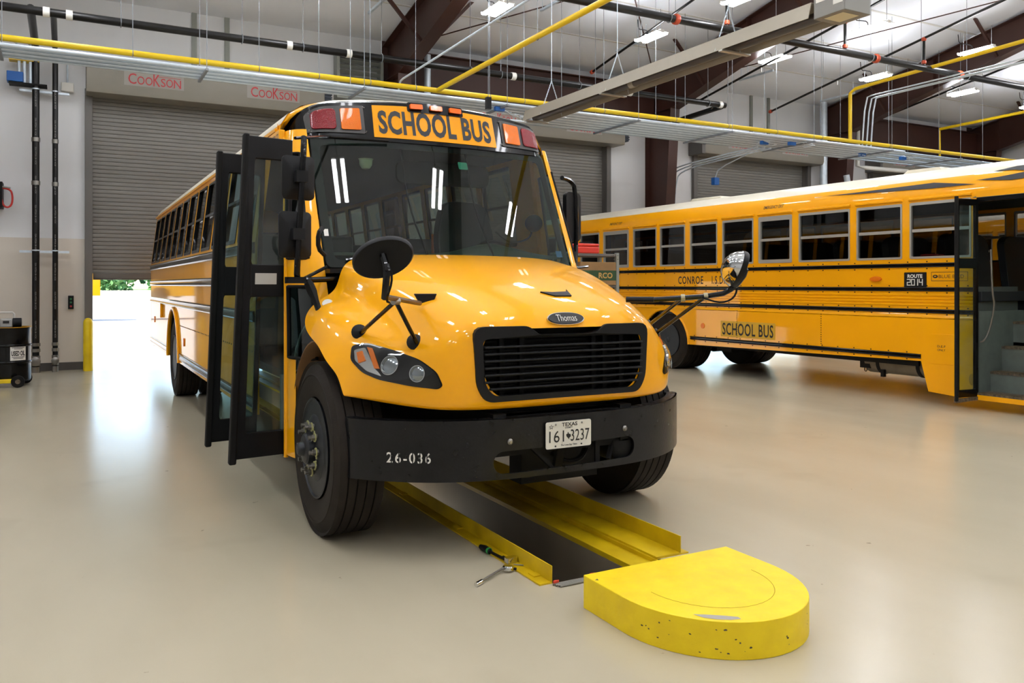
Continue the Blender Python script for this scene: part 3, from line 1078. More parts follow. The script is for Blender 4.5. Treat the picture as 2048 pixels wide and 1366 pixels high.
# window band
wy = [1.74 + i * .735 for i in range(12)]
def win_rect(y):
    return rrect(y + .055, y + .68, 1.885, 2.635, .03, 3)
for s in (-1, 1):
    ys = wy
    b = MB()
    y0 = 1.64 if s < 0 else 1.42
    b.slab([(y0, 1.86), (BL, 1.86), (BL, 2.68), (y0, 2.68)], [win_rect(y) for y in ys], lambda u, v, k: (s * (side_x(v) - k), u, v), .04)
    b.build('window_band', 'yellow_side', BUS)
    for y in ys:
        b = MB()
        o, i_ = win_rect(y), rrect(y + .072, y + .663, 1.92, 2.612, .02, 3)
        b.slab(o, [i_], lambda u, v, k: (s * (side_x(v) + .006 - k), u, v), .04)
        zc = 2.27
        f = b.build('window', 'black', BUS)
        MB().bar((s * (side_x(zc) - .01), y + .068, zc), (s * (side_x(zc) - .01), y + .667, zc), .03, .025).build('sash_rail', 'black', f)
        b = MB().slab(i_, [], lambda u, v, k: (s * (side_x(v) - .018), u, v), 0)
        b.build('pane', 'bustint', f)
# roof
def roof_pt(t, y, k=0.0):
    """t in -1..1 across the roof"""
    n = len(ROOFP) - 1
    a = (1 - abs(t)) * n
    i = min(int(a), n - 1)
    f = a - i
    x = ROOFP[i][0] * (1 - f) + ROOFP[i + 1][0] * f
    z = ROOFP[i][1] * (1 - f) + ROOFP[i + 1][1] * f
    return (math.copysign(x, t) if t else 0, y, z - k)
b = MB()
ya = 1.25
for k in (0, .04):
    b.grid(lambda u, v, k=k: roof_pt(2 * u - 1, ya + v * (BL - ya), k), 28, 10)
b.cur = 0
RF = b.build('roof', ['yellow_side', 'roofwhite', 'interior'], BUS, recalc=False, sharp=50)
for p in RF.data.polygons:
    c = p.center
    p.material_index = 1 if abs(c.x) < 1.125 else 0
for i, p in enumerate(RF.data.polygons):
    if i >= 280:
        p.material_index = 2
# drip rails along the roof edge
for s in (-1, 1):
    MB().bar((s * 1.15, 1.30 if s < 0 else 1.45, 2.685), (s * 1.15, BL, 2.685), .03, .022).build('drip_rail', 'yellow_side', BUS)
# rub rails
for s in (-1, 1):
    for z, y0, y1 in ((1.815, 1.66 if s < 0 else 1.45, BL), (1.55, 1.66 if s < 0 else 1.45, BL), (1.27, 1.66 if s < 0 else 1.45, BL), (.585, 1.66 if s < 0 else 1.45, 6.50), (.585, 7.92, BL)):
        b = MB()
        pr = [(0, -.045), (.014, -.042), (.020, -.03), (.014, -.016), (.014, .016), (.020, .03), (.014, .042), (0, .045)]
        b.slab(pr, [], lambda u, v, k: (s * (1.24 + u), y0 + k, z + v), y1 - y0)
        b.build('rub_rail', 'black', BUS)
# rear wheel arch lips
for s in (-1, 1):
    pts = [(s * 1.25, 7.2 + .66 * cos(pi * i / 18), .50 + .70 * sin(pi * i / 18)) for i in range(19)]
    b = MB()
    for p, q in zip(pts, pts[1:]):
        pass
    b.tube(pts, .022, 6)
    b.build('arch_lip', 'yellow_side', BUS)
    b = MB()
    b.slab([(7.2 + .65 * cos(pi * i / 18), .50 + .69 * sin(pi * i / 18)) for i in range(19)], [], lambda u, v, k: (s * (.50 + k), u, v), .01)
    b.grid(lambda u, v: (s * (.50 + .72 * v), 7.2 + .65 * cos(pi * u), .50 + .69 * sin(pi * u)), 18, 1)
    b.build('wheel_arch_liner', 'chassis', BUS, recalc=False)
# side details on the door side: reflectors, access hatch seams, rivet rows
b = MB()
for i in range(46):
    y = 1.75 + i * .104
    b.box(-1.246, -1.24, y, y + .012, .985, .997)
b.build('rivet', 'steel', BUS)
for y, z in ((6.05, .80), (9.9, .95)):
    MB().slab(rrect(-.03, .03, -.05, .05, .008), [], lambda u, v, k: (-1.252 + k, y + u, z + v), .012).build('side_marker', 'amber', BUS)
MB().box(-1.275, -1.24, 8.65, 8.75, 1.02, 1.24).build('hatch_handle', 'yellow_side', BUS, bevel=.005)
# rear wall
b = MB()
rear = [(-1.24, .5), (1.24, .5), (1.24, 1.86)] + [(x, z) for x, z in ROOFP] + [(-x, z) for x, z in reversed(ROOFP[:-1])] + [(-1.24, 1.86)]
b.slab(rear, [rrect(-.5, .5, 1.9, 2.6, .04), rrect(-1.0, -.6, 1.95, 2.5, .04), rrect(.6, 1.0, 1.95, 2.5, .04)], lambda u, v, k: (u, BL - k, v), .03)
RW = b.build('rear_wall', 'yellow_side', BUS)
MB().box(-1.02, 1.02, BL - .02, BL - .015, 1.88, 2.62).build('rear_glass', 'tint', RW)
MB().box(-1.2, 1.2, BL, BL + .12, .45, .68).build('rear_bumper', 'bumper', BUS, bevel=.02)
# floor inside
MB().box(-1.2, 1.2, .75, BL - .03, .86, .92).build('bus_floor', 'seatdark', BUS)

# ------------------------------------------------------------------ front corner, windscreen and cap
def wpt(u, z):
    """windscreen surface"""
    return Vector((u, .46 + .435 * (z - 1.70) / .92 + .10 * u * u, z))
WB, WT = 1.64, 2.62
def edge_u(z):
    return 1.0 + .0 * z
# glass with black border
b = MB()
go = rpoly([(-.985, WB), (.985, WB), (.985, WT), (-.985, WT)], .05)
gi = rpoly([(-.925, WB + .05), (.925, WB + .05), (.925, WT - .07), (-.925, WT - .07)], .06)
b.slab(go, [], lambda u, v, k: wpt(u, v), 0, step=.12)
b.build('windscreen', 'wind', BUS, sharp=60)
b = MB().slab(go, [gi], lambda u, v, k: wpt(u, v) + Vector((0, .012 + k, 0)), .015, step=.12)
b.build('windscreen_border', 'black', BUS)
# corner shells wrapping from the windscreen edge to the side
def corner(s, t, z):
    """t: 0 at the windscreen edge, 1 at the body side"""
    p0 = wpt(1.0, min(max(z, 1.2), 2.66))
    xs = side_x(z) - (.02 if s < 0 else 0)
    if s < 0:
        ye = .70 if z < 2.0 else .70 + (z - 2.0) / .66 * .52
    else:
        ye = 1.42
    ye = max(ye, p0.y + .10)
    a = t * pi / 2
    x = p0.x + (xs - p0.x) * sin(a) ** 1.0
    y = p0.y + (ye - p0.y) * (1 - cos(a))
    return Vector((s * x, y, z))
for s in (-1, 1):
    b = MB()
    z0, z1 = .36, 2.66
    hs = [(2, 8, 14, 21)] if s > 0 else [(3, 8, 7, 11), (3, 8, 14, 21)]
    def sk(i, j):
        if j < 8 and i < 7:
            return True
        return any(a <= i <= c and e <= j <= g for a, c, e, g in hs)
    b.grid(lambda u, v: corner(s, u, z0 + (z1 - z0) * v), 10, 24, skip=sk)
    b.build('front_pillar', 'yellow', BUS, recalc=False, sharp=60)
    for q, (a, c, e, g) in enumerate(hs):
        def pf(u, v):
            return corner(s, (a + (c + 1 - a) * u) / 10, z0 + (z1 - z0) * (e + (g + 1 - e) * v) / 24)
        w = MB().grid(lambda u, v: pf(u, v) + Vector((-s * .006, .004, 0)), 7, 4).build('quarter_window' if s < 0 else 'driver_window', 'quarter' if s < 0 else 'clear', BUS, recalc=False)
        n = 12
        loop = [pf(i / n, 0) for i in range(n)] + [pf(1, i / n) for i in range(n)] + [pf(1 - i / n, 1) for i in range(n)] + [pf(0, 1 - i / n) for i in range(n)]
        MB().tube(loop, .012, 6, closed=True).build('window_seal', 'rubber', w)
# cowl between hood and glass
b = MB().slab([(-1.0, .40), (1.0, .40), (1.0, .75), (-1.0, .75)], [], lambda u, v, k: (u, v, 1.60 + k), .03)
b.build('cowl', 'blackplastic', BUS)
MB().slab([(-1.0, .4), (1.0, .4), (1.0, 1.66), (-1.0, 1.66)], [], lambda u, v, k: (u, .66 + k, v), .03).build('firewall', 'chassis', BUS)
# the black and yellow cap above the glass
def cap_pt(u, z, k=0.0):
    """front face of the cap; u up to 1.14 wraps round the corner"""
    zz = (z - 2.60) / .33
    a = abs(u)
    y = .88 + .10 * zz + .10 * min(a, 1.0) ** 2
    if a > .92:
        y += .9 * (a - .92) ** 1.5 * 3.2
    x = min(a, 1.03 + (a - 1.03) * .45) if a > 1.03 else a
    top = 2.925 - .07 * a ** 2 - (.62 * max(0, a - .86) ** 1.6 * 1.6)
    zt = 2.60 + (top - 2.60) * zz
    return Vector((math.copysign(x, u), y + k, zt))
b = MB()
b.grid(lambda u, v: cap_pt(-1.16 + 2.32 * u, 2.60 + .33 * v), 44, 6)
cap = b.build('front_cap', 'black', BUS, recalc=False, sharp=60)
# brow roll and roof of the cap back to the main roof
b = MB()
def cap_roof(u, v):
    uu = -1.16 + 2.32 * u
    p = cap_pt(uu, 2.93)
    t = abs(uu) / 1.16
    q = Vector(roof_pt(math.copysign(min(1, t ** 1.6), uu) if uu else 0, 1.27))
    f = v
    r = p.lerp(q, f)
    r.z += .012 * sin(pi * f) * (1 - t ** 6)
    return r
b.grid(cap_roof, 44, 8)
cr = b.build('cap_roof', ['yellow', 'roofwhite', 'black'], BUS, recalc=False, sharp=60)
for p in cr.data.polygons:
    p.material_index = 2 if p.index < 44 * 2 else (0 if abs(p.center.x) > .9 else 1)
# cap sides
for s in (-1, 1):
    b = MB()
    def cs(u, v):
        p = cap_pt(s * 1.16, 2.60 + .33 * u)
        q = Vector((s * (1.145 if u < .5 else 1.145), 1.30, 2.64 + .10 * u))
        return p.lerp(q, v)
    b.grid(cs, 4, 6)
    b.build('cap_side', 'yellow', BUS, recalc=False)
# header over the entrance with lettering
b = MB().box(-1.165, -1.12, 1.16, 1.66, 2.56, 2.67)
b.build('door_header', 'yellow', BUS, bevel=.006)
b = MB().text('SAF-T-LINER C2', .62, .05, lambda u, v: (-1.1685, 1.40 - u * .75, 2.615 + v))
b.build('lettering', 'ink', BUS)
# yellow sign with the lettering
b = MB()
so = [(-.515, 2.632), (.515, 2.632), (.51, 2.905), (-.51, 2.905)]
b.slab(so, [], lambda u, v, k: cap_pt(u, v, -.006 + k), .006, step=.08)
SG = b.build('front_sign', mat('yellow sign sheet', '#ea9d02', .25, coat=.15, spec=.2), BUS)
b = MB().text('SCHOOL BUS', .95, .20, lambda u, v: cap_pt(u, 2.762 + v, -.0085), bold=.035, spacing=1.06)
b.build('lettering', 'ink', SG)
# marker lamps on a black pad
b = MB().slab(rrect(-.235, .235, 0, .10, .02), [], lambda u, v, k: cap_pt(u, 2.86 + v * .82, -.012 + k), .02, step=.05)
PD = b.build('marker_pad', 'black', BUS)
for u in (-.165, 0, .165):
    b = MB().slab(rrect(u - .05, u + .05, 2.885, 2.925, .008), [], lambda a, v, k: cap_pt(a, v, -.034 + k), .03)
    b.build('marker_lamp', 'amberlit', PD, bevel=.006)
# warning lamps
for s in (-1, 1):
    pl = rpoly([(s * .58, 2.655), (s * .99, 2.655), (s * 1.0, 2.90), (s * .58, 2.90)], [.01, .02, .06, .01])
    b = MB().slab(pl, [], lambda u, v, k: cap_pt(u, v, -.008 + k), .008, step=.05)
    pf = b.build('warning_lamp_panel', mat('dark grey lamp panel', '#34322f', .45), BUS)
    for a, c, m, nm in ((.61, .755, 'amber', 'amber_lamp'), (.79, .965, 'red', 'red_lamp')):
        b = MB().slab(rrect(min(s * a, s * c), max(s * a, s * c), 2.685, 2.875, .012 if m == 'amber' else .03), [], lambda u, v, k: cap_pt(u, v, -.020 + k), .013, step=.04)
        b.build(nm, m, pf, bevel=.004)
    b = MB()
    for q in pl[::3]:
        p = cap_pt(q[0] * .985, q[1] + (.01 if q[1] < 2.7 else -.012), -.008)
        b.cyl(p, p + Vector((0, -.004, 0)), .004, 6)
    b.build('panel_screws', 'steel', pf)
b = MB().box(.50, .54, 1.05, 1.09, 2.97, 3.07)
b.build('roof_antenna', 'blackplastic', BUS)
# wiper arms over the glass
for pts in (((-.86, 1.69), (-.80, 1.70), (-.50, 1.695)), ((.35, 1.69), (.55, 1.70), (.80, 1.68))):
    MB().tube([wpt(u, z) + Vector((0, -.025, 0)) for u, z in pts], .012, 6).build('wiper', 'black', BUS)
MB().tube([wpt(-.42, 2.60) + Vector((0, -.03, 0)), wpt(-.86, 2.60) + Vector((0, -.06, .0)), Vector((-1.30, .12, 2.43))], .010, 8).build('mirror_brace', 'black', BUS)
# stickers inside the glass
MB().slab([(.0, .0), (.06, 0), (.06, .05), (0, .05)], [], lambda u, v, k: wpt(.87 + u, 1.74 + v) + Vector((0, .004, 0)), 0).build('inspection_sticker', mat('blue sticker', '#3c6fb0', .5), BUS)
MB().slab([(.0, .0), (.03, 0), (.03, .05), (0, .05)], [], lambda u, v, k: wpt(-.975 + u, 1.86 + v) + Vector((0, -.004, 0)), 0).build('white_sticker', 'white', BUS)

# ------------------------------------------------------------------ entrance door, both leaves folded out
def leaf(y, x_in, x_out_top, x_out_bot, zb, zt, sticker=False):
    """leaf standing square to the side; fn maps (a 0..1 from hinge to free edge, z)"""
    def f(a, z, k):
        t = (z - zb) / (zt - zb)
        xo = x_out_bot + (x_out_top - x_out_bot) * t
        xi = x_in[0] + (x_in[1] - x_in[0]) * t
        return (xi + (xo - xi) * a, y + k - .05 * a, z)
    b = MB()
    h1 = rrect(.10, .80, 1.66, zt - .15, .03)
    h2 = rrect(.10, .80, zb + .17, 1.44, .03)
    b.slab([(0, zb), (1, zb), (1, zt), (0, zt)], [h1, h2], f, .035)
    L = b.build('door_leaf', 'blackplastic', BUS, bevel=.006)
    MB().slab([(.94, zb - .03), (1.06, zb - .03), (1.06, zt + .01), (.94, zt + .01)], [], lambda a, z, k: Vector(f(a, z, k)) + Vector((0, -.02, 0)), .07).build('door_edge_seal', 'rubber', L, bevel=.01)
    for h in (h1, h2):
        MB().slab(h, [], lambda a, z, k: f(a, z, .017), 0).build('pane', 'clear', L)
    if sticker:
        MB().slab([(.30, 1.525), (.72, 1.525), (.72, 1.60), (.30, 1.60)], [], lambda a, z, k: f(a, z, -.002), 0).build('door_sticker', mat('grey sticker', '#b9b7ae', .5), L)
    return L
leaf(.74, (-1.185, -1.165), -1.485, -1.575, .355, 2.525, True)
leaf(1.62, (-1.235, -1.165), -1.515, -1.60, .325, 2.53)
# jamb strip at the front of the opening with hinge
MB().tube([corner(-1, 1, .34 + 2.3 * i / 12) for i in range(13)], .016, 8).build('door_jamb', 'yellow', BUS)
MB().box(-1.24, -.35, .74, .80, .36, .9).build('step_side', 'stepgrey', BUS)
for i, (x0, z) in enumerate(((-1.22, .36), (-.95, .56), (-.65, .76))):
    MB().box(x0, -.35, .80, 1.60, z - .03, z).build('entrance_step', 'stepgrey', BUS)
    MB().box(x0 + .27, x0 + .28, .80, 1.60, z, z + .2).build('step_riser', 'stepgrey', BUS)
MB().tube([(-1.12, .86, .60), (-1.12, .86, 1.15), (-.85, .9, 1.42), (-.6, 1.0, 1.5)], .016, 8, smooth=2).build('grab_rail', 'alu', BUS)

# ------------------------------------------------------------------ interior seen through the glass
b = MB()
b.grid(lambda u, v: (-1.0 + 2.0 * u, .70 + .45 * v, 1.73 + .06 * sin(pi * v) - .25 * v * v + .10 * math.exp(-((u - .72) / .16) ** 2) * sin(pi * min(1, v * 1.2))), 30, 8)
b.build('dashboard', 'dash', BUS, recalc=False)
MB().tube([(.62 + .21 * cos(a * pi / 14), 1.10 + .10 * sin(a * pi / 14), 1.72 + .17 * sin(a * pi / 14)) for a in range(28)], .014, 8, closed=True).build('steering_wheel', 'blackplastic', BUS)
def seat_mesh(w=.98, h=.70, m='seat'):
    b = MB()
    b.slab(rpoly([(-.49, 0), (.49, 0), (.49, h), (.36, h + .08), (-.36, h + .08), (-.49, h)], .08), [], lambda u, v, k: (u * w / .98, -.02 + k + .12 * v, 1.30 + v), .10)
    b.box(-w / 2, w / 2, -.42, .02, 1.24, 1.36)
    b.box(-w / 2 + .1, -w / 2 + .14, -.3, .0, .92, 1.26).box(w / 2 - .14, w / 2 - .1, -.3, 0, .92, 1.26)
    return b
s0 = seat_mesh().build('seat', 'seat', BUS, bevel=.03)
s0.location = (-.68, 2.6, -.1)
for i in range(10):
    for s in (-1, 1):
        if i == 0 and s < 0:
            continue
        c = s0.copy()
        COL.objects.link(c)
        c.parent = BUS
        c.location = (s * .68, 2.6 + i * .76, -.1)
ds = MB()
ds.slab(rpoly([(-.26, 0), (.26, 0), (.28, .55), (.20, .85), (-.20, .85), (-.28, .55)], .1), [], lambda u, v, k: (u, k + .15 * v, v), .12)
ds.box(-.26, .26, -.46, .06, -.12, .02)
ds.box(-.15, .15, -.3, 0, -.5, -.1)
D = ds.build('driver_seat', 'seatdark', BUS, bevel=.03)
D.location = (.62, 1.62, 1.42)
MB().box(-1.18, -.3, 2.1, 2.14, 1.0, 1.95).build('crash_barrier', 'seat', BUS, bevel=.02)
MB().lathe([(0, -.05), (.03, -.042), (.048, -.015), (.05, .02), (.058, .03)], (-.56, .98, 2.44), (0, 0, 1), 20).build('camera_dome', mat('dome camera white', '#c9c8b8', .4), BUS)
MB().slab(rrect(-.40, .40, -.09, .09, .06), [], lambda u, v, k: (.1 + u, 1.02 + k, 2.40 + v), .03).build('interior_mirror', 'blackplastic', BUS, bevel=.01)
MB().slab(rrect(0, .08, 0, .06, .01), [], lambda u, v, k: wpt(.14 + u, 2.42 + v) + Vector((0, .02, 0)), 0).build('green_tag', mat('green tag', '#3aa089', .5), BUS)
b = MB().lathe([(.055, 0), (.07, .02), (.07, .05), (.04, .07)], (.80, .82, 2.02), (-.3, -1, 0), 18)
b.tube([(.80, .84, 2.02), (.82, .88, 1.9), (.60, .84, 1.85), (.5, .9, 1.95)], .008, 6, smooth=2)
b.build('dash_fan', 'blackplastic', BUS)
for x0, z in ((-.30, 0), (.24, 0)):
    b = MB().tube([wpt(x0, 2.58) + Vector((0, .05, 0)), wpt(x0 - .02, 2.1) + Vector((0, .06, 0)), wpt(x0 + .06, 1.72) + Vector((0, .05, 0))], .007, 6, smooth=2)
    b.build('hanging_cable', 'rubber', BUS)
MB().cyl((.52, 2.2, 1.2), (.52, 2.2, 2.0), .03, 10).build('orange_strap', 'amber', BUS)
# ------------------------------------------------------------------ mirrors
# pair of flat mirrors on a pole by the entrance
A = Vector((-1.31, .10, 0))
pole = MB().tube([(-1.29, .13, 2.44), (-1.295, .10, 2.40), (-1.315, .11, 2.0), (-1.335, .12, 1.60), (-1.325, .14, 1.555), (-1.28, .2, 1.55), (-.99, .42, 1.56)], .019, 10, smooth=1)
pole.tube([(-1.27, .2, 1.56), (-1.05, .48, 1.64)], .012, 8)
pole.box(-1.40, -1.28, .10, .16, 1.53, 1.57)
MP = pole.build('side_mirror', 'black', BUS)
for z0, z1, x0 in ((2.055, 2.33, -1.31), (1.69, 1.98, -1.33)):
    b = MB()
    sh = rrect(-.105, .105, z0, z1, .03)
    b.slab(sh, [], lambda u, v, k: (x0 + u, .18 + k + .15 * u, v), .02)
    zc = (z0 + z1) / 2
    ins = [(u * .55, zc + (v - zc) * .55) for u, v in sh]
    n = len(sh)
    f0 = lambda u, v, k: (x0 + u, .18 + k + .15 * u, v)
    vs = [f0(u, v, 0) for u, v in sh] + [f0(u, v, -.035) for u, v in ins]
    b.add(vs, [(i, (i + 1) % n, n + (i + 1) % n, n + i) for i in range(n)] + [tuple(range(n, 2 * n))])
    b.box(x0 - .035, x0 + .035, .08, .145, zc - .035, zc + .035)
    h = b.build('mirror_head', 'blackplastic', MP, sharp=50)
    MB().slab(rrect(-.09, .09, z0 + .015, z1 - .015, .02), [], lambda u, v, k: (x0 + u, .202 + .15 * u, v), 0).build('mirror_glass', 'mirror', h)
MP.location = (.045, 0, 0)
MB().tube([(-1.05, .40, 1.90), (-1.09, .36, 1.86), (-1.085, .38, 1.76), (-1.03, .42, 1.72)], .016, 8, smooth=1).build('grab_handle', 'blackplastic', BUS)
MB().tube([(-1.20, .22, 1.55), (-1.17, .16, 1.45), (-1.15, .10, 1.34)], [.02, .03, .03, .02], 8, smooth=1).build('hood_latch', 'rubber', BUS)
# driver side mirror
b = MB().tube([(1.12, .88, 2.42), (1.26, .98, 2.42), (1.33, 1.0, 2.36), (1.34, 1.0, 2.0), (1.33, 1.0, 1.75), (1.20, .8, 1.62)], .02, 8, smooth=1)
b.tube([(1.16, .75, 1.66), (1.42, .95, 1.68)], .012, 8)
MR = b.build('side_mirror', 'black', BUS)
b = MB().slab(rrect(-.12, .10, 1.90, 2.32, .05), [], lambda u, v, k: (1.32 + u, 1.0 + k + .5 * u, v), .06)
b.build('mirror_head', 'blackplastic', MR, bevel=.015)
# crossover oval mirrors at the nose
def oval(c, n, up, rx, rz, s):
    n = Vector(n).normalized()
    x = n.cross(Vector(up)).normalized()
    z = x.cross(n).normalized()
    b = MB()
    N = 36
    pr = [(1.0, .012), (1.0, -.012), (.95, -.022), (.85, -.016), (.0, -.030)]
    vs = []
    for r, h in pr:
        for i in range(N):
            a = 2 * pi * i / N
            vs.append(Vector(c) + x * (cos(a) * rx * r) + z * (sin(a) * rz * r) - n * h * -1)
    fs = []
    for k in range(len(pr) - 1):
        fs += [(k * N + i, k * N + (i + 1) % N, (k + 1) * N + (i + 1) % N, (k + 1) * N + i) for i in range(N)]
    b.add(vs, fs)
    h = b.build('crossover_mirror', 'blackplastic', BUS, sharp=50)
    b = MB()
    vs = []
    for r, hh in ((1.0, .012), (.9, .04), (.7, .07), (.4, .09), (0, .098)):
        for i in range(N):
            a = 2 * pi * i / N
            vs.append(Vector(c) + x * (cos(a) * rx * r * .98) + z * (sin(a) * rz * r * .98) + n * hh)
    fs = []
    for k in range(4):
        fs += [(k * N + i, k * N + (i + 1) % N, (k + 1) * N + (i + 1) % N, (k + 1) * N + i) for i in range(N)]
    b.add(vs, fs)
    b.build('mirror_glass', 'mirror', h)
    return h
LM = oval((-1.135, -1.02, 1.66), (.22, .86, .46), (-.34, 0, 1), .158, .108, -1)
def arms(H, segs, r=.014):
    for p, q in segs:
        MB().tube([p, q], r, 8).build('mirror_arm', 'black', H)
arms(H=LM, segs=[])
b = MB().tube([(-1.15, -1.06, 1.67), (-1.145, -1.11, 1.60), (-1.15, -1.10, 1.50), (-1.14, -1.06, 1.455)], .019, 8, smooth=2)
b.build('mirror_stem', 'black', LM)
b = MB().tube([(-1.13, -1.045, 1.66), (-1.10, -1.08, 1.56), (-1.13, -1.05, 1.44), (-1.09, -.99, 1.43)], .006, 6, smooth=2)
b.build('mirror_wire', 'rubber', LM)
J = Vector((-1.13, -1.05, 1.46))
K = Vector((-1.03, -.92, 1.435))
p1, p2, p3 = hood_front(-1.05, 1.245, .0), hood_front(-.84, 1.20, .0), hood_front(-.735, 1.43, .0)
p3 = Vector((-.74, -.55, 1.415))
for q, nm in ((p1, 0), (p2, 1)):
    MB().tube([K, q + Vector((0, -.03, .0))], .012, 8).build('mirror_arm', 'black', LM)
    n = Vector((-.25, -.8, .35)).normalized()
    MB().lathe([(.046, 0), (.046, .012), (.024, .024), (0, .027)], q, n, 18).build('mirror_foot', 'blackplastic', LM)
MB().tube([J, p3 + Vector((-.02, -.04, 0))], .014, 8).build('mirror_arm', mat('brownish mirror arm', '#5a3d16', .5), LM)
MB().slab([(-.06, .055), (.07, .055), (.015, -.07)], [], lambda u, v, k: p3 + Vector((u * .9 + .02, u * -.5 - .02 + k, v)), .02).build('mirror_foot', 'blackplastic', LM, bevel=.005)
MB().lathe([(.02, -.02), (.02, .02)], K, (1, .6, 0), 10).build('mirror_clamp', 'steel', LM)
# right one, seen nearly edge on, long arm along the nose
RM = oval((1.02, -1.28, 1.615), (-.80, .50, .30), (.3, .2, 1), .155, .108, 1)
q = Vector((.62, -.98, 1.43))
e = Vector((.93, -1.2155, 1.455))
b = MB().tube([q, e, e + Vector((.09, -.04, .05)), Vector((1.04, -1.335, 1.60)), Vector((1.03, -1.31, 1.64))], .016, 8, smooth=1)
b.build('mirror_arm', 'black', RM)
hf = hood_front(1.03, 1.24, 0)
hf2 = hood_front(1.08, 1.18, 0)
for t, g in ((.45, hf), (.80, hf2)):
    k = q.lerp(e, t)
    MB().tube([k, g], .012, 8).build('mirror_arm', 'black', RM)
    MB().lathe([(.024, -.012), (.024, .012)], k, e - q, 10).build('mirror_clamp', mat('brass clamp', '#9c9376', .4, metal=.6), RM)
for g in (hf, hf2):
    MB().lathe([(.036, 0), (.036, .012), (.02, .022), (0, .025)], g, (.6, -.7, .3), 18).build('mirror_foot', 'blackplastic', RM)
MB().tube([Vector((.5, -.86, 1.43)), q], .018, 8).build('mirror_foot', 'blackplastic', RM)
MB().tube([e + Vector((-.1, .04, -.01)), e + Vector((.0, -.03, -.05)), e + Vector((.1, -.05, 0)), Vector((1.05, -1.235, 1.57))], .006, 6, smooth=2).build('mirror_wire', 'rubber', RM)
# ================================================================== second school bus, seen from its door side
# local frame: x inward from the near side wall, y back along the bus, z up
RB = thing('school_bus', 'yellow flat-sided school bus behind, numbered route 2014, seen along its door side', 'school bus', (9.62, 11.4, 0), radians(1.15))
RW2, RF0, RR = 2.44, -6.75, 5.25
RBP = [(0, 2.62), (.015, 2.72), (.045, 2.80), (.10, 2.88), (.20, 2.95), (.40, 3.03), (.75, 3.09), (1.22, 3.11)]
def bx(z):
    if z <= 2.62:
        return 0.0
    for (x0, z0), (x1, z1) in zip(RBP, RBP[1:]):
        if z <= z1:
            return x0 + (x1 - x0) * (z - z0) / (z1 - z0)
    return 1.22
def side(off=0.0):
    return lambda u, v, k: (bx(v) - off + k, u, v)
rwin = [(-5.24, -4.42), (-4.31, -3.61), (-3.50, -2.60), (-2.47, -1.80), (-1.69, -1.00), (-.88, -.21), (-.08, .60), (.70, 1.39), (1.53, 2.36), (2.50, 3.18), (3.30, 3.98), (4.10, 4.80)]
exits = (3, 8)
for near in (1, 0):
    fx = (lambda x: x) if near else (lambda x: RW2 - x)
    a = [(.45 + .64 * cos(pi - i * pi / 18), .48 + .60 * sin(pi - i * pi / 18)) for i in range(19)]
    j = -5.30 if near else -6.2
    out = [(j, .12), (-4.69, .16), (-4.59, .54)] + a + [(RR, .54), (RR, 1.10), (j, 1.10)]
    if not near:
        out = [(j, .54)] + a + [(RR, .54), (RR, 1.10), (j, 1.10)]
    MB().slab(out, [], lambda u, v, k: (fx(k - .018), u, v), .03).build('skirt_panel', 'yellow_side', RB)
    b = MB().slab([(j, 1.10), (RR, 1.10), (RR, 1.86), (j, 1.86)], [], lambda u, v, k: (fx(k), u, v), .03)
    b.build('side_panel', 'yellow_side', RB)
    b = MB()
    hs = [rrect(p, q, 1.86, 2.59, .02, 3) for p, q in rwin]
    b.slab([(j, 1.86), (RR, 1.86), (RR, 2.64), (j, 2.64)], hs, lambda u, v, k: (fx(bx(v) + k), u, v), .04)
    b.build('window_band', 'yellow_side', RB)
    for i, ((p, q), h) in enumerate(zip(rwin, hs)):
        t = .055 if i in exits else .028
        hi = rrect(p + t * .8, q - t * .8, 1.86 + t, 2.59 - t * 1.3, .015, 3)
        b = MB().slab(h, [hi], lambda u, v, k: (fx(-.008 + k), u, v), .05)
        w = b.build('window', 'alu', RB)
        MB().box(fx(.0), fx(.03), p + .03, q - .03, 2.205, 2.245).build('sash_rail', 'alu', w)
        MB().slab(hi, [], lambda u, v, k: (fx(.022), u, v), 0).build('pane', 'tint', w)
        if near:
            MB().slab([(.0, 0), (-.03, -.012), (-.03, -.03), (0, -.045)], [], lambda u, v, k: (u, p - .01 + k, 2.655 + v), q - p + .02).build('window_eyebrow', 'yellow_side', RB)
# shoulder and roof
pr = RBP + [(RW2 - x, z) for x, z in reversed(RBP[:-1])]
def roofp(u, v, k=0):
    n = len(pr) - 1
    i = min(int(u * n), n - 1)
    f = u * n - i
    return (pr[i][0] * (1 - f) + pr[i + 1][0] * f, RF0 + (RR - RF0) * v, pr[i][1] * (1 - f) + pr[i + 1][1] * f - k)
b = MB()
b.grid(lambda u, v: roofp(u, v), 28, 8)
b.cur = 2
b.grid(lambda u, v: roofp(u, v, .04), 28, 8)
rf = b.build('roof', ['yellow_side', 'roofwhite', 'interior'], RB, recalc=False, sharp=60)
for p in rf.data.polygons:
    if p.material_index == 0 and p.center.z > 2.885:
        p.material_index = 1
for y0, y1 in ((-4.28, -3.62), (0, .9)):
    MB().slab([(y0, 3.09), (y0 + .04, 3.16), (y1 - .1, 3.17), (y1, 3.10)], [], lambda u, v, k: (.95 + k, u, v), .55).build('roof_hatch', 'roofwhite', RB, bevel=.02)
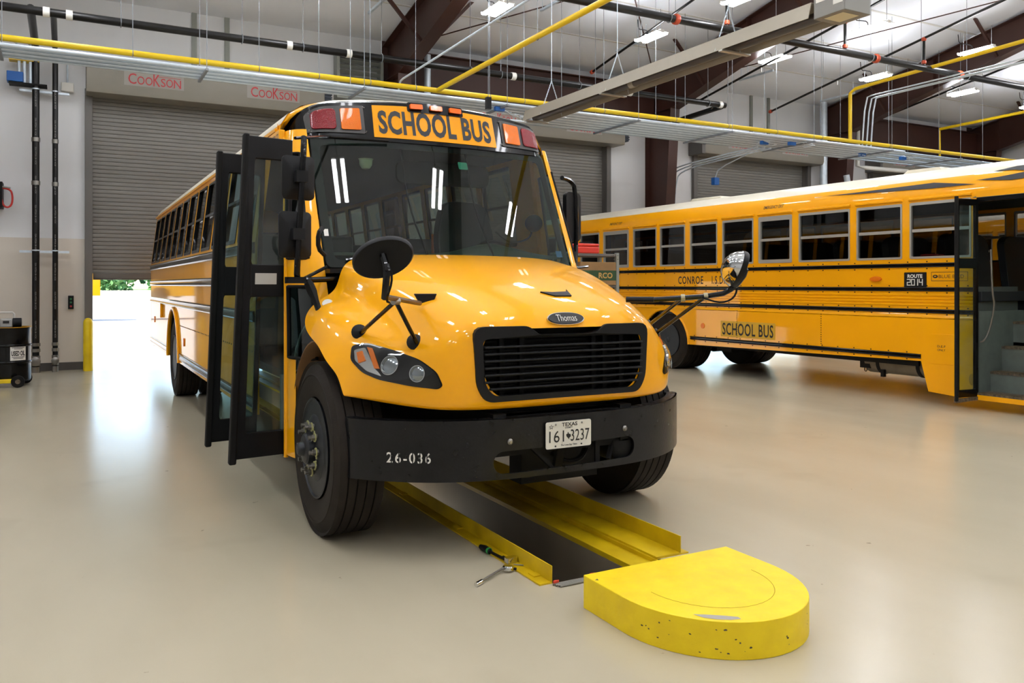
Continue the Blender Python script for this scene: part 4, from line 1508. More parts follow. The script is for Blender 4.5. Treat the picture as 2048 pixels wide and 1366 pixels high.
# rails, flutes, skirt
for z, h, y0 in ((1.775, .028, -5.28), (1.465, .028, -5.30), (1.185, .028, -5.30), (.60, .030, -4.59)):
    for y0, y1 in ([(y0, RR)] if z > 1 else [(y0, -.24), (1.14, RR)]):
        b = MB()
        o = .018 if z < 1.1 else 0
        pp = [(-o, -h), (-.014 - o, -h * .9), (-.02 - o, -h * .6), (-.012 - o, -h * .3), (-.012 - o, h * .3), (-.02 - o, h * .6), (-.014 - o, h * .9), (-o, h)]
        b.slab(pp, [], lambda u, v, k: (u, y0 + k, z + v), y1 - y0)
        b.build('rub_rail', 'black', RB)
b = MB()
for i in range(4):
    z = 1.265 + i * .042
    b.slab([(0, -.016), (-.012, -.008), (-.012, .008), (0, .016)], [], lambda u, v, k: (u, -5.30 + k, z + v), RR + 5.30)
b.build('fluted_band', 'yellow_side', RB)
MB().slab([(0, 1.145), (-.018, 1.10), (-.018, 1.09), (.01, 1.09)], [], lambda u, v, k: (u, -5.30 + k, v), RR + 5.3).build('skirt_ledge', 'yellow_side', RB)
b = MB()
for z in (1.82, 1.73, 1.51, 1.42, 1.23, 1.145, .645, .555):
    o = .018 if z < 1.1 else 0
    for i in range(38):
        y = -5.2 + i * .27
        if z < 1 and (-.3 < y < 1.2 or y < -4.5):
            continue
        b.box(-.005 - o, -o, y - .008, y + .008, z - .007, z + .007)
for y in (-1.35, -3.02):
    for i in range(14):
        b.box(-.0215, -.018, y - .006, y + .006, .66 + i * .033, .674 + i * .033)
b.build('rivet', 'chassis', RB)['kind'] = 'stuff'
# black swoosh decals along the shoulder
b = MB()
b.slab([(-3.02, 2.815), (-3.5, 2.815), (-4.72, 2.83), (-5.29, 2.75), (-5.0, 2.752), (-4.72, 2.755), (-3.5, 2.795)], [], side(.012), 0, step=.05)
b.slab([(-5.27, 2.80), (-5.55, 2.81), (-5.86, 2.84), (-5.86, 2.76), (-5.70, 2.755), (-5.5, 2.775)], [], side(.012), 0, step=.05)
b.slab([(-5.45, 2.89), (-5.7, 2.93), (-6.3, 2.93), (-6.3, 2.83), (-5.86, 2.85), (-5.70, 2.88)], [], side(.012), 0, step=.05)
b.build('swoosh_decal', 'ink', RB)
MB().slab([(-3.0, .0), (-2.85, -.006), (-2.85, .006)], [], lambda u, v, k: (bx(2.81) - .004, u, 2.81 + v), 0).build('swoosh_tip', 'white', RB)
# lettering
sd = lambda y, z, off=.002, o=0.0: (lambda u, v: (bx(z + v) - off - (.018 if z < 1.1 else 0), y - u, z + v))
def letters(t, y, z, w, h, bold=.0, m='ink', sp=1.0, off=.003):
    b = MB().text(t, w, h, sd(y, z, off), bold=bold, spacing=sp)
    return b.build('lettering', m, RB)
letters('EMERGENCY EXIT', -2.09, 2.735, .40, .05, .01)
letters('EMERGENCY EXIT', 1.97, 2.735, .40, .05, .01)
letters('CONROE', -.22, 1.605, .64, .135, .012, sp=1.15)
letters('I.S.D.', -.90, 1.605, .30, .135, .012, sp=1.2)
MB().slab(rrect(-2.16, -.98, .665, .925, .01), [], lambda u, v, k: (-.0195 + k, u, v), .001).build('lettering_patch', mat('greenish yellow reflective patch', '#c79a1c', .4), RB)
letters('SCHOOL BUS', -1.57, .795, 1.10, .20, .015, sp=1.08, off=.004)
pn = MB().slab(rrect(-4.655, -4.345, 1.49, 1.685, .008), [], lambda u, v, k: (-.012 + k, u, v), .012).build('route_board', 'blackplastic', RB)
b = MB().text('ROUTE', .21, .048, sd(-4.50, 1.635, .0135), bold=.035)
def seg7(b, ch, y, z, w=.043, h=.075, t=.011):
    on = {'2': 'abged', '0': 'abcdef', '1': 'bc', '4': 'fgbc'}[ch]
    P = {'a': (0, h, w, h), 'g': (0, h / 2, w, h / 2), 'd': (0, 0, w, 0), 'b': (w, h / 2, w, h), 'c': (w, 0, w, h / 2), 'f': (0, h / 2, 0, h), 'e': (0, 0, 0, h / 2)}
    for s in on:
        x0, z0, x1, z1 = P[s]
        b.box(-.0145, -.0135, y - x1 - t / 2, y - x0 + t / 2, z + z0 - t / 2, z + z1 + t / 2)
for ch, o in (('2', .108), ('0', .048), ('1', .004), ('4', -.062)):
    seg7(b, ch, -4.50 + o, 1.518)
b.build('lettering', 'white', pn)
bb = MB().slab(rrect(-5.20, -4.72, 1.57, 1.685, .004), [rrect(-5.195, -4.725, 1.575, 1.68, .004)], lambda u, v, k: (-.003, u, v), 0)
bb.text('BLUE BIRD', .33, .042, sd(-4.985, 1.628), bold=-.005)
bb.slab([(-4.775 + cos(i * pi / 10) * .035, 1.628 + sin(i * pi / 10) * .022) for i in range(20)], [[(-4.772 + cos(i * pi / 5) * .016, 1.63 + sin(i * pi / 5) * .007) for i in range(10)]], lambda u, v, k: (-.003, u, v), 0)
bb.build('maker_badge', 'ink', RB)
MB().slab([(-3.92 + cos(i * pi / 10) * .09, 1.60 + sin(i * pi / 10) * .035) for i in range(20)], [], lambda u, v, k: (-.025 + k, u, v), .03).build('turn_signal', 'amber', RB, bevel=.008)
MB().slab([(-.55 + cos(i * pi / 10) * .045, .82 + sin(i * pi / 10) * .045) for i in range(20)], [], lambda u, v, k: (-.026 + k, u, v), .012).build('orange_reflector', 'amber', RB)
hd = MB().slab(rrect(-5.06, -4.70, .52, .90, .03), [], lambda u, v, k: (-.024 + k, u, v), .008).build('filler_door', 'yellow_side', RB, bevel=.003)
b = MB().text('D.E.F', .11, .028, sd(-4.87, .745, .0075), bold=.0)
b.text('ONLY', .11, .028, sd(-4.87, .70, .0075), bold=.0)
b.build('lettering', 'ink', hd)
MB().slab(rrect(-5.075, -4.685, .505, .915, .035), [rrect(-5.05, -4.71, .53, .89, .03)], lambda u, v, k: (-.020 + k, u, v), .004).build('filler_door_rim', 'yellow_side', hd)
# wheels
for xx in (.20, .52, RW2 - .20, RW2 - .52):
    wheel(RB, xx, .45, -1 if xx < 1.2 else 1, front=False, nuts=False)
for xx in (.22, RW2 - .22):
    wheel(RB, xx, -8.2, -1 if xx < 1.2 else 1, nuts=False)
b = MB()
b.grid(lambda u, v: (.03 + .75 * v, .45 + .63 * cos(pi * u), .48 + .59 * sin(pi * u)), 18, 1)
b.grid(lambda u, v: (RW2 - .03 - .75 * v, .45 + .63 * cos(pi * u), .48 + .59 * sin(pi * u)), 18, 1)
b.build('wheel_arch_liner', 'chassis', RB, recalc=False)
b = MB().tube([(-.02, .45 + .64 * cos(pi * i / 18), .48 + .60 * sin(pi * i / 18)) for i in range(19)], .02, 6)
b.build('arch_lip', 'yellow_side', RB)
# underbody
b = MB()
for x in (.8, 1.64):
    b.box(x - .04, x + .04, -8.6, RR - .1, .55, .8)
b.box(.3, 2.14, -.9, -.55, .38, .70)
b.box(.06, .10, -4.5, -.3, .46, .62)
b.box(.16, .20, -3.7, -3.54, .36, .6)
b.build('chassis_frame', 'chassis', RB)
b = MB().cyl((.3, .45, .52), (2.14, .45, .52), .1, 12)
b.lathe([(.10, -.2), (.24, -.06), (.24, .06), (.10, .2)], (1.22, .45, .50), (1, 0, 0), 20)
b.build('axle', 'chassis', RB)
tk = MB()
tk.cyl((.32, -4.66, .46), (.32, -3.6, .46), .165, 24)
T = tk.build('fuel_tank', mat('dusty tank', '#7a6e5a', .6, var=.3), RB, bevel=.02)
for y in (-3.85, -4.45):
    MB().lathe([(.168, 0), (.175, 0), (.175, .05), (.168, .05)], (.32, y, .46), (0, 1, 0), 24, closed=True).build('tank_strap', 'chassis', T)
for y in (-3.9, -4.6):
    MB().box(.15, .20, y - .025, y + .025, .26, .36).build('tank_bracket', 'chassis', T)
MB().tube([(.18, -3.62 + .02 * cos(i * pi / 5), .34 + .03 * sin(i * pi / 5)) for i in range(10)], .007, 6, closed=True).build('tow_ring', 'chassis', RB)
# rear wall, floor, front end
b = MB().slab([(0, .54)] + [(0, 1.86)] + RBP + [(RW2 - x, z) for x, z in reversed(RBP[:-1])] + [(RW2, .54)], [rrect(.8, 1.64, 1.9, 2.55, .03), rrect(.2, .65, 1.95, 2.5, .03), rrect(1.8, 2.24, 1.95, 2.5, .03)], lambda u, v, k: (u, RR - k, v), .03)
b.build('rear_wall', 'yellow_side', RB)
MB().box(.15, 2.3, RR - .02, RR - .015, 1.88, 2.57).build('rear_glass', 'tint', RB)
MB().box(.03, RW2 - .03, -5.3, RR - .03, 1.0, 1.06).build('bus_floor', 'seatdark', RB)
MB().box(1.0, RW2 - .03, -6.7, -5.3, 1.0, 1.06).build('driver_floor', 'seatdark', RB)
# door opening: header, inner walls, steps
MB().box(.0, .05, -6.45, -5.3, 2.585, 2.66).build('door_header', 'yellow_side', RB)
MB().box(.01, .06, -6.45, -5.3, 2.53, 2.585).build('door_track', 'black', RB)
MB().box(.03, 1.0, -5.32, -5.28, .14, 1.20).build('stepwell_wall', 'stepgrey', RB)
MB().box(.03, 1.0, -6.45, -6.41, .14, 1.2).build('stepwell_wall', 'stepgrey', RB)
for x0, z in ((-.02, .215), (.26, .46), (.50, .76), (.75, 1.06)):
    s = MB().box(x0, x0 + .29, -6.41, -5.32, z - .03, z).build('entrance_step', 'tread', RB)
    b = MB()
    for i in range(40):
        y = -6.40 + i * .0268
        b.box(x0 - .002, x0 + .10, y, y + .010, z, z + .006)
    b.build('tread_ribs', mat('tread ribs', '#5d5038', .7), s)
    if z > .3:
        MB().box(x0 + .01, x0 + .02, -6.41, -5.32, z - .31, z - .03).build('step_riser', 'stepgrey', s)
MB().box(-.022, .0, -6.42, -5.30, .13, .19).build('step_skirt', 'yellow_side', RB)
b = MB()
for i in range(3):
    b.box(.77, .772, -5.62 - i * .07 - .012, -5.62 - i * .07 + .012, .955, .979)
b.build('vent_holes', 'ink', RB)
MB().box(.768, .771, -6.02, -5.86, .86, .92).build('step_notice', 'white', RB)
MB().tube([(.10, -5.42, 1.95), (.10, -5.44, 1.40), (.12, -5.46, 1.28), (.10, -5.40, .95), (.06, -5.36, .84), (.05, -5.30, .82)], .012, 8, smooth=2).build('grab_rail', 'steel', RB)
# modesty panel and first seats behind the door
MB().box(.08, .95, -5.27, -5.23, 1.1, 1.5).build('modesty_panel', 'interior', RB)
# open door leaf, standing square to the side
L = MB().slab([(-.36, .17), (.0, .17), (.0, 2.56), (-.36, 2.56)], [rrect(-.32, -.05, .26, 1.72, .01), rrect(-.32, -.05, 1.84, 2.48, .01)], lambda u, v, k: (u, -5.33 + k - u * .12, v), .035).build('door_leaf', 'black', RB, bevel=.005)
for h in (rrect(-.32, -.05, .26, 1.72, .01), rrect(-.32, -.05, 1.84, 2.48, .01)):
    MB().slab(h, [], lambda u, v, k: (u, -5.313 - u * .12, v), 0).build('pane', 'clear', L)
MB().cyl((-.365, -5.28, .13), (-.365, -5.28, 2.58), .022, 10).build('door_edge_seal', 'rubber', L)
MB().bar((-.37, -5.27, .13), (.0, -5.32, .15), .04, .04).build('door_sweep', 'tread', L)
MB().slab([(-5.27 + cos(i * pi / 8) * .035, .37 + sin(i * pi / 8) * .07) for i in range(16)], [], lambda u, v, k: (-.04 + k, u, v), .03).build('door_lamp', 'lens', RB)
# front pillar, windscreen, hood and nose beyond the frame edge
MB().box(0, .12, -6.6, -6.42, .5, 2.62).build('front_pillar', 'yellow_side', RB)
MB().box(RW2 - .12, RW2, -6.6, -6.2, .5, 2.62).build('front_pillar', 'yellow_side', RB)
MB().slab([(.1, 1.6), (RW2 - .1, 1.6), (RW2 - .1, 2.6), (.1, 2.6)], [], lambda u, v, k: (u, -6.95 + .35 * (v - 1.6), v), 0).build('windscreen', 'wind', RB)
MB().slab([(0, 2.58), (RW2, 2.58)] + [(RW2 - x, z) for x, z in RBP] + list(reversed(RBP[:-1])), [], lambda u, v, k: (u, -6.75 + k, v), .1).build('front_cap', 'black', RB)
MB().box(.1, RW2 - .1, -6.95, -6.55, 1.05, 1.6).build('cowl', 'yellow_side', RB, bevel=.04)
hb = MB()
hb.grid(lambda u, v: (.35 + 1.74 * u - (.0), -6.9 - 1.9 * v, 1.55 - .25 * v ** 2 + .08 * sin(pi * u) - .5 * abs(2 * u - 1) ** 6 * .5), 16, 10)
hb.build('hood', 'yellow_side', RB, recalc=False, solid=.02)
MB().box(.02, RW2 - .02, -8.95, -6.9, .75, 1.25).build('nose', 'yellow_side', RB, bevel=.12, seg=4)
MB().box(.0, RW2, -9.08, -8.95, .45, .78).build('front_bumper', 'bumper', RB, bevel=.03)
# seats in dark vinyl
s0 = seat_mesh(.95, .72).build('seat', 'seatdark', RB, bevel=.03)
s0.location = (.56, -4.9, .08)
for i in range(12):
    for x in (.56, RW2 - .56):
        if i == 0 and x < 1:
            continue
        c = s0.copy()
        COL.objects.link(c)
        c.parent = RB
        c.location = (x, -4.9 + i * .80, .08)
d = D.copy()
COL.objects.link(d)
d.parent = RB
d.location = (1.85, -5.9, 1.55)
# third bus beyond, glimpsed through its windows; and a bus parked far outside the raised door
B3 = dup(RB, (17.0, 11.2, 0), radians(1.0), 'third yellow school bus glimpsed only through the windows of the second bus', skip=('seat', 'lettering', 'rivet', 'tread_ribs', 'driver_seat', 'maker_badge', 'route_board', 'swoosh_decal', 'swoosh_tip'))
B4 = dup(RB, (-3.3, 61.0, .30), radians(-90), 'distant yellow school bus parked outside in the sun beyond the raised door', skip=('seat', 'lettering', 'rivet', 'tread_ribs', 'driver_seat', 'maker_badge', 'route_board', 'swoosh_decal', 'swoosh_tip'))
# ================================================================== pit edging and floor things
GX = 2.178
t = thing('pit_guard', 'yellow angle iron guard along the door side of the pit, tools lying against it', 'pit guard', (GX, 3.585, 0), 0, 'pit edge guards')
b = MB().slab([(-.075, .0), (0, 0), (0, .09), (-.006, .09), (-.006, .008), (-.075, .008)], [], lambda u, v, k: (u, k, v), 11.2)
b.build('angle_iron', 'safetyold', t)
b = MB()
for i in range(12):
    b.box(-.05, -.006, .1 + i * .95, .16 + i * .95, .008, .014)
b.build('weld_stitch', 'safetyold', t)
t = thing('pit_guard', 'yellow angle iron guard along the far side of the pit, with a stepped ledge', 'pit guard', (3.045, 3.625, 0), 0, 'pit edge guards')
b = MB().slab([(-.165, .0), (0.06, 0), (.06, .008), (.006, .008), (.006, .105), (0, .105), (0, .012), (-.165, .012)], [], lambda u, v, k: (u, k, v), 11.2)
b.build('angle_iron', 'safetyold', t)
b = MB().slab([(-.345, -.034), (-.165, -.034), (-.165, .0), (-.175, .0), (-.175, -.022), (-.335, -.022), (-.335, -.004), (-.345, -.004)], [], lambda u, v, k: (u, k - .03, v), 11.2)
b.build('ledge_channel', 'safetyold', t)

# D shaped wheel stop
cxs, hw, y0, yb = 2.588, .445, 2.94, 3.245
outl = [(cxs - hw, yb), (cxs + hw, yb)] + [(cxs + hw * cos(a), y0 - .50 * sin(a)) for a in [i * pi / 28 for i in range(29)]]
outl = rpoly(outl[:2], 0) if False else outl
WS = MB().slab(outl, [], lambda u, v, k: (u, v, k), .155).build('wheel_stop', mat('yellow painted concrete', '#f4d600', .5, var=.06, vscale=7, col2='#e6c400', bump=.15, bscale=22), None, bevel=.028, seg=4)
tag(WS, 'bright yellow D-shaped concrete stop block at the open end of the pit', 'wheel stop')
def chip(name, pts, m):
    b = MB().slab(pts, [], lambda u, v, k: (u, v, .1562 + k * 0), 0)
    return b.build(name, m, WS)
chip('chipped_patch', [(2.285, 2.64), (2.33, 2.612), (2.385, 2.57), (2.43, 2.53), (2.425, 2.508), (2.38, 2.522), (2.335, 2.553), (2.30, 2.59)], 'conc')
b = MB()
ring = [(cxs + .30 * cos(a), y0 - .02 - .33 * sin(a)) for a in [i * pi / 24 for i in range(25)]]
ring = [(cxs - .30, 3.12)] [:0] + ring
b.tube([(u, v, .1555) for u, v in ring], .0016, 4)
b.build('scored_outline', mat('groove yellow', '#b89700', .7), WS)
chip('dirt_spot', [(2.15, 3.16), (2.17, 3.17), (2.165, 3.15)], 'tread')
# worn side spots
b = MB()
random.seed(3)
for i in range(26):
    a = random.uniform(.5, 2.9)
    z = random.uniform(.02, .13)
    r = random.uniform(.002, .008)
    p = Vector((cxs + hw * cos(a), y0 - .50 * sin(a), z))
    n = Vector((cos(a) / hw, -sin(a) / .5, 0)).normalized()
    x, y, _ = frame_of(n)
    k = 7
    rs = [r * random.uniform(.5, 1.2) for _ in range(k)]
    b.add([p + n * .0012 + (x * cos(2 * pi * q / k) * rs[q] + y * sin(2 * pi * q / k) * rs[q] * .6) for q in range(k)], [tuple(range(k))])
b.build('scuff_marks', 'tread', WS, recalc=False)

# bundle of thin rods at the pit end
for i in range(4):
    r = MB().cyl((2.165 + i * .006, 3.555 - i * .013, .006), (2.66 + i * .004, 3.562 - i * .013, .006), .0055, 8).build('steel_rod', 'steel')
    tag(r, 'thin steel rod in the flat bundle between pit end and yellow stop block', 'rod', 'steel rods at the pit end')
for x in (2.18, 2.40):
    o = MB().slab(rpoly([(0, 0), (.03, .004), (.034, .02), (.01, .03), (-.004, .015)], .004), [], lambda u, v, k: (x + u - .01, 3.553 + v * .5, .012 + k), .01).build('red_rag', mat('red scrap', '#c23b22', .7))
    tag(o, 'small red scrap at the pit end %s' % ('beside the near yellow guard' if x < 2.3 else 'on the steel rods near the stop block'), 'scrap')

# socket wrench with green and black grip, breaker handle with socket
t = thing('ratchet_wrench', 'ratchet wrench with black and green grip lying against the yellow pit guard', 'wrench', (2.10, 4.02, 0))
b = MB().tube([(-.005, .22, .018), (-.002, .17, .022), (0, .12, .021), (0, .105, .017)], [.013, .018, .017, .012], 12)
g = b.build('grip', 'blackplastic', t)
MB().lathe([(.0175, 0), (.0185, .006), (.0185, .016), (.0165, .02)], (-.0, .115, .020), (0, 1, 0), 14).build('grip_band', mat('green grip band', '#2f9a45', .5), g)
MB().tube([(0, .11, .019), (.012, .0, .018), (.018, -.05, .02)], [.008, .0075, .011], 10).build('shaft', 'chassis', t)
MB().slab(rpoly([(-.03, -.02), (.035, -.02), (.045, 0), (.035, .02), (-.03, .018)], .01), [], lambda u, v, k: (.03 + u, -.075 + v * 1.1, .012 + k), .026).build('ratchet_head', 'chrome', t, bevel=.004)
t = thing('socket_wrench', 'bare steel socket bar with hinged round head lying on the floor by the pit guard', 'wrench', (1.98, 3.80, 0))
MB().cyl((-.14, -.06, .013), (.07, .06, .022), .0065, 10).build('bar', 'steel', t)
MB().cyl((-.165, -.075, .0125), (-.12, -.05, .0125), .0125, 12).build('socket', 'chrome', t)
MB().lathe([(0, 0), (.026, 0), (.032, .006), (.032, .02), (.026, .027), (0, .027)], (.085, .05, .003), (.1, .05, 1), 20).build('round_head', 'chrome', t)
MB().cyl((.085, .05, .02), (.125, .03, .012), .007, 8).build('drive_stub', 'chassis', t)
t = MB().tube([(2.125, 4.02, .018), (2.14, 3.93, .016)], .008, 8).build('pin_punch', 'chassis')
tag(t, 'short dark punch on the yellow flange beside the ratchet wrench', 'tool')
t = MB().cyl((2.125, 3.90, .013), (2.165, 3.86, .013), .003, 6).build('wire_clip', 'steel')
tag(t, 'thin wire piece on the yellow flange touching the ratchet head', 'wire')

# ================================================================== things along the left of the door wall
def conduit_pipe(nm, lab, x, r, y):
    t = thing(nm, lab, 'pipe', (x, y, 0), 0, 'black vertical pipes on the wall')
    MB().cyl((0, 0, .52), (0, 0, 5.62), r, 16).build('pipe_run', 'pipeblack', t)
    MB().cyl((0, 0, 0), (0, 0, .10), r * 1.15, 14).build('floor_stub', mat('coppery stub', '#7c6152', .5) if False else 'steel', t)
    MB().cyl((0, 0, .10), (0, 0, .52), r * .95, 14).build('pipe_foot', 'chassis', t)
    for z in (.12, .24, .36, .46):
        MB().cyl((0, 0, z), (0, 0, z + .055), r * 1.2, 16).build('coupling', 'steel', t)
    MB().lathe([(r * .9, 0), (r * 1.35, .01), (r * 1.35, .04), (r * .9, .05)], (0, -r * .9, .20), (0, -1, 0), 18).build('cleanout', 'steel', t)
    for z in (2.11, 3.25, 4.0, 4.9):
        MB().cyl((0, 0, z), (0, 0, z + (.02 if z != 3.25 and z != 4.0 else .07)), r * 1.18, 16).build('pipe_clamp', 'galv' if z in (2.11, 4.9) else 'steel', t)
    b = MB()
    for i in range(9):
        b.text('SCH 40 ASTM A53', .30, .022, lambda u, v: (v * 1.0 + .01 * 0, -r - .0015, .75 + i * .5 + u))
    b.build('lettering', mat('grey pipe print', '#8a8a86', .6), t)
    return t
conduit_pipe('drain_pipe', 'thick black vertical pipe on the wall, closer to the oil drum', -.452, .058, 16.45)
conduit_pipe('drain_pipe', 'thinner black vertical pipe on the wall, closer to the roller door', -.158, .045, 16.5)
for z in (2.10, 4.89):
    o = MB().box(-.70, .06, 16.52, 16.56, z - .02, z + .02).build('strut_channel', 'galv')
    tag(o, 'galvanised strut bar behind the two black pipes, %s' % ('low, below head height' if z < 3 else 'high, under the conduit rack'), 'bracket')
t = thing('junction_box', 'white square electrical box hanging below the conduit rack left of the roller door', 'electrical box', (.03, 16.72, 5.02))
MB().box(-.10, .10, -.1, 0, -.06, .10).build('box_body', 'white', t, bevel=.01)
MB().tube([(0, -.05, .1), (0, -.06, .45), (.05, -.3, .5)], .016, 8).build('conduit', 'galv', t)
t = thing('wall_switch', 'small black push button switch with green and red buttons beside the roller door', 'switch', (.085, YW - .035, 1.21))
MB().box(-.045, .045, -.05, 0, -.12, .12).build('switch_body', 'blackplastic', t, bevel=.008)
for z, m in ((.06, mat('green button', '#1f7a3c', .4)), (0, mat('green button two', '#1f6a3c', .4)), (-.07, mat('red button', '#b0242a', .4))):
    MB().cyl((0, -.05, z), (0, -.062, z), .018, 12).build('button', m, t)
t = thing('valve_box', 'blue and yellow control boxes on a small shelf high by the thick black pipe', 'control box', (-.70, 16.5, 5.05))
MB().box(-.18, .06, -.12, .1, -.05, .12).build('blue_box', 'blue', t, bevel=.008)
MB().box(-.15, .30, -.1, .1, .32, .38).build('yellow_bar', 'gas', t)
for x in (.0, .08, .17, .25):
    MB().cyl((x, -.05, -.06), (x, -.05, .40), .025, 10).build('grey_tube', 'galv', t)
MB().box(-.15, .42, -.12, .12, -.09, -.06).build('shelf', 'chassis', t)
for pts in (((.0, -.05, .4), (.02, -.1, .6), (-.3, -.5, .62)), ((.2, -.05, .4), (.2, -.1, .58), (.05, -.4, .62))):
    MB().tube(pts, .016, 8, smooth=2).build('conduit', 'galv', t)
# bollard
t = thing('bollard', 'yellow round-topped bollard standing at the raised roller door', 'bollard', (.352, 16.40, 0))
MB().lathe([(.078, 0), (.078, .85), (.070, .89), (.05, .92), (.025, .935), (0, .938)], (0, 0, 0), (0, 0, 1), 28).build('post', 'safety', t)
# hose reel on the left edge
t = thing('hose_reel', 'red hose reel on the wall at the left edge with a loop of red hose', 'hose reel', (-.99, 16.45, 3.05))
MB().lathe([(.02, -.1), (.26, -.1), (.26, -.09), (.12, -.085), (.12, .085), (.26, .09), (.26, .1), (.02, .1)], (-.15, 0, .05), (1, 0, 0), 28).build('reel_drum', 'hosered', t)
MB().tube([(.0, -.05, .12), (.17, -.08, .10), (.20, -.08, -.02), (.19, -.08, -.16), (.13, -.08, -.22), (.06, -.08, -.18), (.03, -.06, -.05)], .016, 8, smooth=2).build('hose', 'hosered', t)
MB().box(-.03, .05, -.1, .28, -.22, .22).build('bracket', 'chassis', t)
MB().cyl((.0, -.08, .14), (.17, -.08, .12), .014, 8).build('spout', 'steel', t)
# oil drum on a dolly, boombox on top
DX, DY = -.74, 14.55
t = thing('drum_dolly', 'low yellow dolly with dark caster wheels under the black drum', 'dolly', (DX, DY, 0))
MB().slab([(cos(i * pi / 16) * .27, sin(i * pi / 16) * .27) for i in range(32)], [], lambda u, v, k: (u, v, .075 + k), .02).build('plate', 'chassis', t)
MB().box(-.42, .12, -.36, -.30, .07, .13).build('frame_bar', 'safety', t, bevel=.01)
for x, y in ((.12, -.33), (-.3, -.3), (.2, .2), (-.2, .2)):
    w = MB().lathe([(.02, -.02), (.085, -.02), (.09, -.012), (.09, .012), (.085, .02), (.02, .02)], (x, y - (.03 if y < 0 else 0), .09), (0, 1, 0), 20, closed=True)
    w = w.build('caster_wheel', 'rubber', t)
    MB().cyl((x, y - .055 if y < 0 else y, .09), (x, y - .04 if y < 0 else y + .01, .09), .035, 12).build('wheel_hub', 'tread', w)
t = thing('oil_drum', 'black steel drum with a white USED OIL label at the left edge', 'drum', (DX, DY, .096))
pf = [(0, 0), (.28, 0), (.285, .02), (.285, .25), (.297, .262), (.297, .275), (.285, .288), (.285, .50), (.297, .512), (.297, .525), (.285, .538), (.285, .76), (.292, .77), (.292, .785), (.27, .785), (.262, .76), (0, .76)]
MB().lathe(pf, (0, 0, 0), (0, 0, 1), 48).build('drum_body', mat('black drum paint', '#0b0b0c', .2, coat=.25, spec=.15), t)
MB().lathe([(.262, .786), (.292, .786), (.292, .795), (.262, .795)], (0, 0, 0), (0, 0, 1), 40, closed=True).build('drum_rim', mat('ochre rim', '#b58410', .5), t)
def dr(u, v, o=.2872):
    a = -pi / 2 + .45 + u / .2875
    return (cos(a) * o, sin(a) * o, .405 + v)
b = MB().slab(rrect(-.11, .11, -.105, .105, .004), [], lambda u, v, k: dr(u, v), 0, step=.04)
lb = b.build('label', 'white', t)
b = MB()
lf = lambda du, dv: (lambda u, v: dr(du + u, dv + v, .2885))
b.text('USED OIL', .19, .075, lf(0, 0), bold=.04)
for dv, w in ((.085, .18), (.068, .12), (-.055, .18), (-.075, .14)):
    b.slab([(-w / 2, -.004), (w / 2, -.004), (w / 2, .004), (-w / 2, .004)], [], lambda u, v, k: dr(u, dv + v, .2885), 0, step=.03)
b.build('lettering', 'ink', lb)
t = thing('boombox', 'small grey and black portable radio with carry handle on top of the drum', 'radio', (DX - .02, DY - .08, .885))
MB().box(-.10, .06, -.07, .07, 0, .13).build('radio_body', mat('silver plastic', '#9a9a97', .4), t, bevel=.015)
for x in (-.16, .12):
    MB().cyl((x - .06, 0, .07), (x + .06, 0, .07), .07, 18).build('speaker', 'blackplastic', t, bevel=.01)
MB().tube([(-.12, 0, .12), (-.12, 0, .20), (-.10, 0, .225), (.06, 0, .225), (.08, 0, .20), (.08, 0, .12)], .014, 8).build('handle', mat('pale handle', '#c8c5bd', .5), t)
MB().box(-.06, .02, -.076, -.07, .06, .10).build('display', 'ink', t)

# ================================================================== shelf between the buses
t = thing('steel_shelf', 'grey bolted steel shelf between the two buses holding boxes', 'shelf', (6.08, 9.15, 0))
for x in (-.36, .36):
    for y in (-.2, .2):
        MB().bar((x, y, 0), (x, y, 1.945), .045, .045).build('upright', 'galv' if False else 'louver', t)
for z in (.25, 1.0, 1.52, 1.93):
    MB().box(-.38, .38, -.22, .22, z - .035, z).build('shelf_board', 'guide', t, bevel=.004)
b = MB()
for x in (-.36, .30, .36):
    for z in (1.91, 1.86):
        b.cyl((x, -.224, z), (x, -.232, z), .008, 6)
b.build('shelf_bolts', 'steel', t)
t = thing('tool_case', 'red plastic case lying on top of the grey shelf', 'case', (5.98, 9.05, 1.93))
MB().box(-.17, .17, -.12, .12, 0, .09).build('case_body', mat('red plastic', '#c8301f', .4), t, bevel=.015)
MB().box(-.17, .17, -.12, .12, .092, .13).build('case_lid', mat('red plastic lid', '#cc2d1c', .4), t, bevel=.015)
MB().box(-.04, .12, -.03, .05, .13, .155).build('handle', 'blackplastic', t)
t = thing('cardboard_box', 'cardboard box with a dark green lettered band on the grey shelf', 'box', (6.10, 9.06, 1.52))
MB().box(-.26, .30, -.15, .2, 0, .30).build('box_body', 'cardboard', t, bevel=.004)
MB().box(-.262, .302, -.152, -.150, .06, .19).build('printed_band', 'green', t)
MB().text('RCO', .22, .075, lambda u, v: (.13 + u, -.1535, .125 + v), bold=.03).build('lettering', mat('tan print', '#b58d4a', .6), t)

# ================================================================== pipes, conduits and heater overhead
def hanger(parent, x, y, z, r, zt=None, side=0, name='hanger'):
    zt = zt or ceil_z(y) - .06
    b = MB().cyl((x, y, z + r), (x, y, zt), .0055, 6)
    b.tube([(x, y + (r + .012) * cos(a), z + (r + .012) * sin(a)) for a in [i * pi / 8 for i in range(16)]], .007, 6, closed=True)
    return b.build(name, 'rod', parent)

